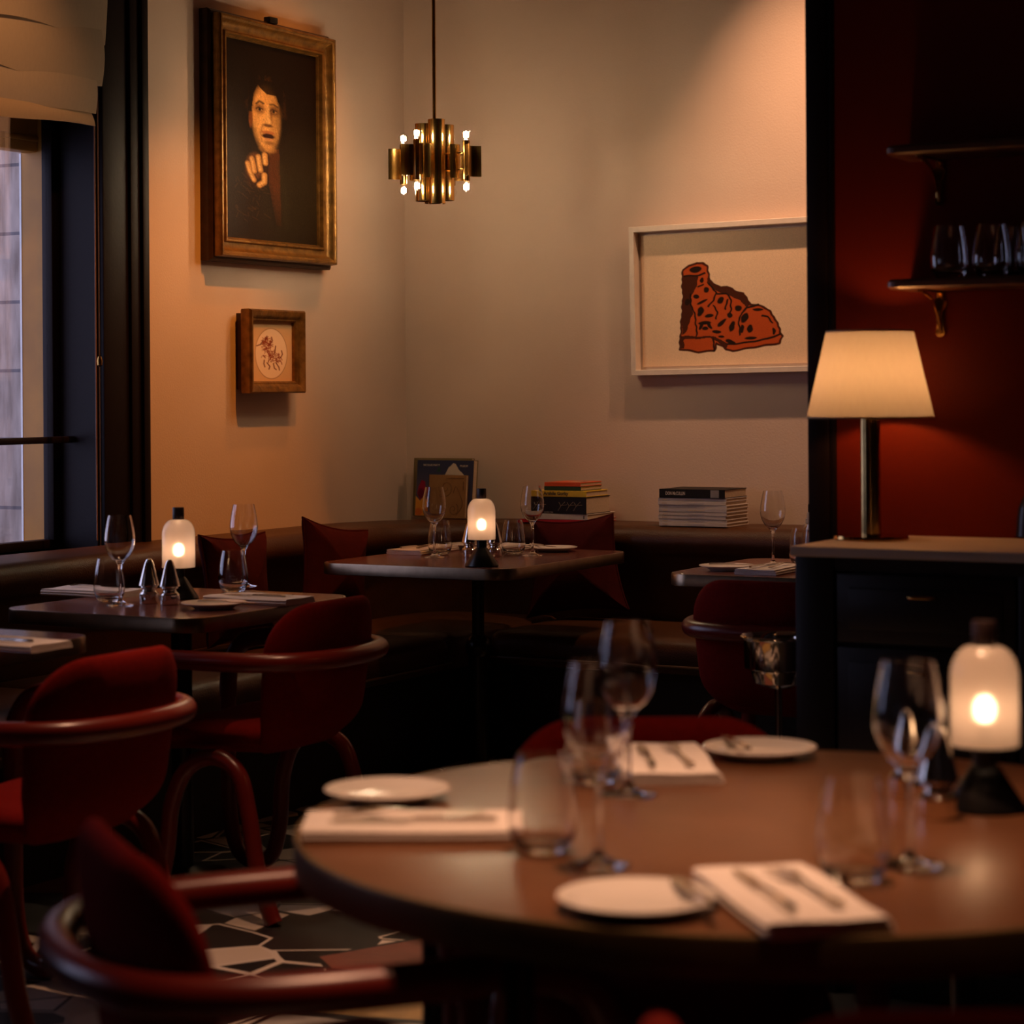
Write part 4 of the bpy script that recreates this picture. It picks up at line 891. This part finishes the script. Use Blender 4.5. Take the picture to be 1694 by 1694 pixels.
# window table
wine.put(P(199, 1001), 0, 'wine glass left of the shakers on the window table', GW)
wine.put(P(404, 970), 0, 'wine glass right of the lamp on the window table', GW)
tumb.put(P(181, 995), 0, 'tumbler behind the left wine glass on the window table', GT)
tumb.put(P(386, 979), 0, 'tumbler right of the lamp on the window table', GT)
shaker.put(P(247, 998), 0, 'left silver shaker of the pair on the window table', GS)
shaker.put(P(281, 1000), 0, 'right silver shaker of the pair on the window table', GS)
lampk.put(P(296, 990), 0, 'lit frosted lamp behind the shakers on the window table', GL)
plate_knife(354, 1006, -PI/2, 'side plate near the front edge of the window table', 'butter knife on the window table plate', (.01, .05), .25)
setting(P(155, 984), -PI/2, 'folded napkin at the left of the window table', None, 'knife on the left napkin of the window table')
setting(P(428, 996), PI/2, 'folded napkin behind the plate at the right of the window table', 'fork on the right napkin of the window table', 'knife on the right napkin of the window table')
# corner table
wine.put(P(719, 922), 0, 'wine glass left of the lamp on the corner table', GW)
wine.put(P(881, 919), 0, 'wine glass right of the lamp on the corner table', GW)
tumb.put(P(728, 917), 0, 'tumbler behind the left wine glass on the corner table', GT)
tumb.put((-3.768, 6.80, TZ), 0, 'tumbler between lamp and right wine glass on the corner table', GT)
lampk.put(P(797, 936), 0, 'lit frosted lamp at the front of the corner table', GL)
shaker.put(P(777, 921), 0, 'left shaker behind the lamp on the corner table', GS)
shaker.put(P(818, 921), 0, 'right shaker behind the lamp on the corner table', GS)
def plate_at(x, y, rz, plabel, klabel, off, kr):
    plate.put((x, y, TZ), 0, plabel, GP); d = Matrix.Rotation(rz, 3, 'Z') @ Vector((*off, 0)); bknife.put((x+d.x, y+d.y, TZ+.0172), rz+kr, klabel, 'butter knives')
plate_at(-4.055, 6.995, PI/2, 'side plate behind the left napkin on the corner table', 'butter knife on the rear left plate of the corner table', (-.02, .03), .2)
plate_at(-3.70, 6.965, -PI/2, 'side plate at the right end of the corner table', 'butter knife on the right plate of the corner table', (-.01, -.045), -.5)
setting((-4.10, 6.745, 0), .04, 'folded napkin left of the wine glass on the corner table', 'fork on the left napkin of the corner table', 'knife on the left napkin of the corner table')
setting((-3.886, 6.91, 0), -.02, 'folded napkin behind the right tumbler on the corner table', None, None)
# back wall table
plate_knife(1202, 943, 0, 'side plate on the back-wall table behind the red chair', 'butter knife on the back-wall table plate', (.03, .0), -1.2)
wine.put(P(1279, 935), 0, 'wine glass on the back-wall table beside the cabinet', GW)
tumb.put(P(1327, 933), 0, 'nearer tumbler on the back-wall table, half hidden by the cabinet', GT)
tumb.put(P(1346, 926), 0, 'further tumbler on the back-wall table, behind the cabinet corner', GT)
setting(P(1279, 946), 0, 'folded napkin on the back-wall table beside the cabinet', 'fork on the back-wall table napkin', 'knife on the back-wall table napkin')
# table at the left edge
setting(P(8, 1071), PI/2, 'folded napkin on the table cut off at the left edge', None, 'knife on the napkin at the far left edge')
# shelf tumblers
for (px, yy, lb) in ((1571, 4.87, 'leftmost tumbler on the lower wall shelf'), (1641, 4.87, 'second tumbler from the left on the lower wall shelf'), (1672, 4.955, 'tumbler at the back of the lower wall shelf'), (1712, 4.87, 'tumbler on the lower wall shelf at the right edge')):
    v = on_y(px, 455, yy); tumb.put((v.x, yy, 1.5555), 0, lb, 'tumblers on the wall shelf')
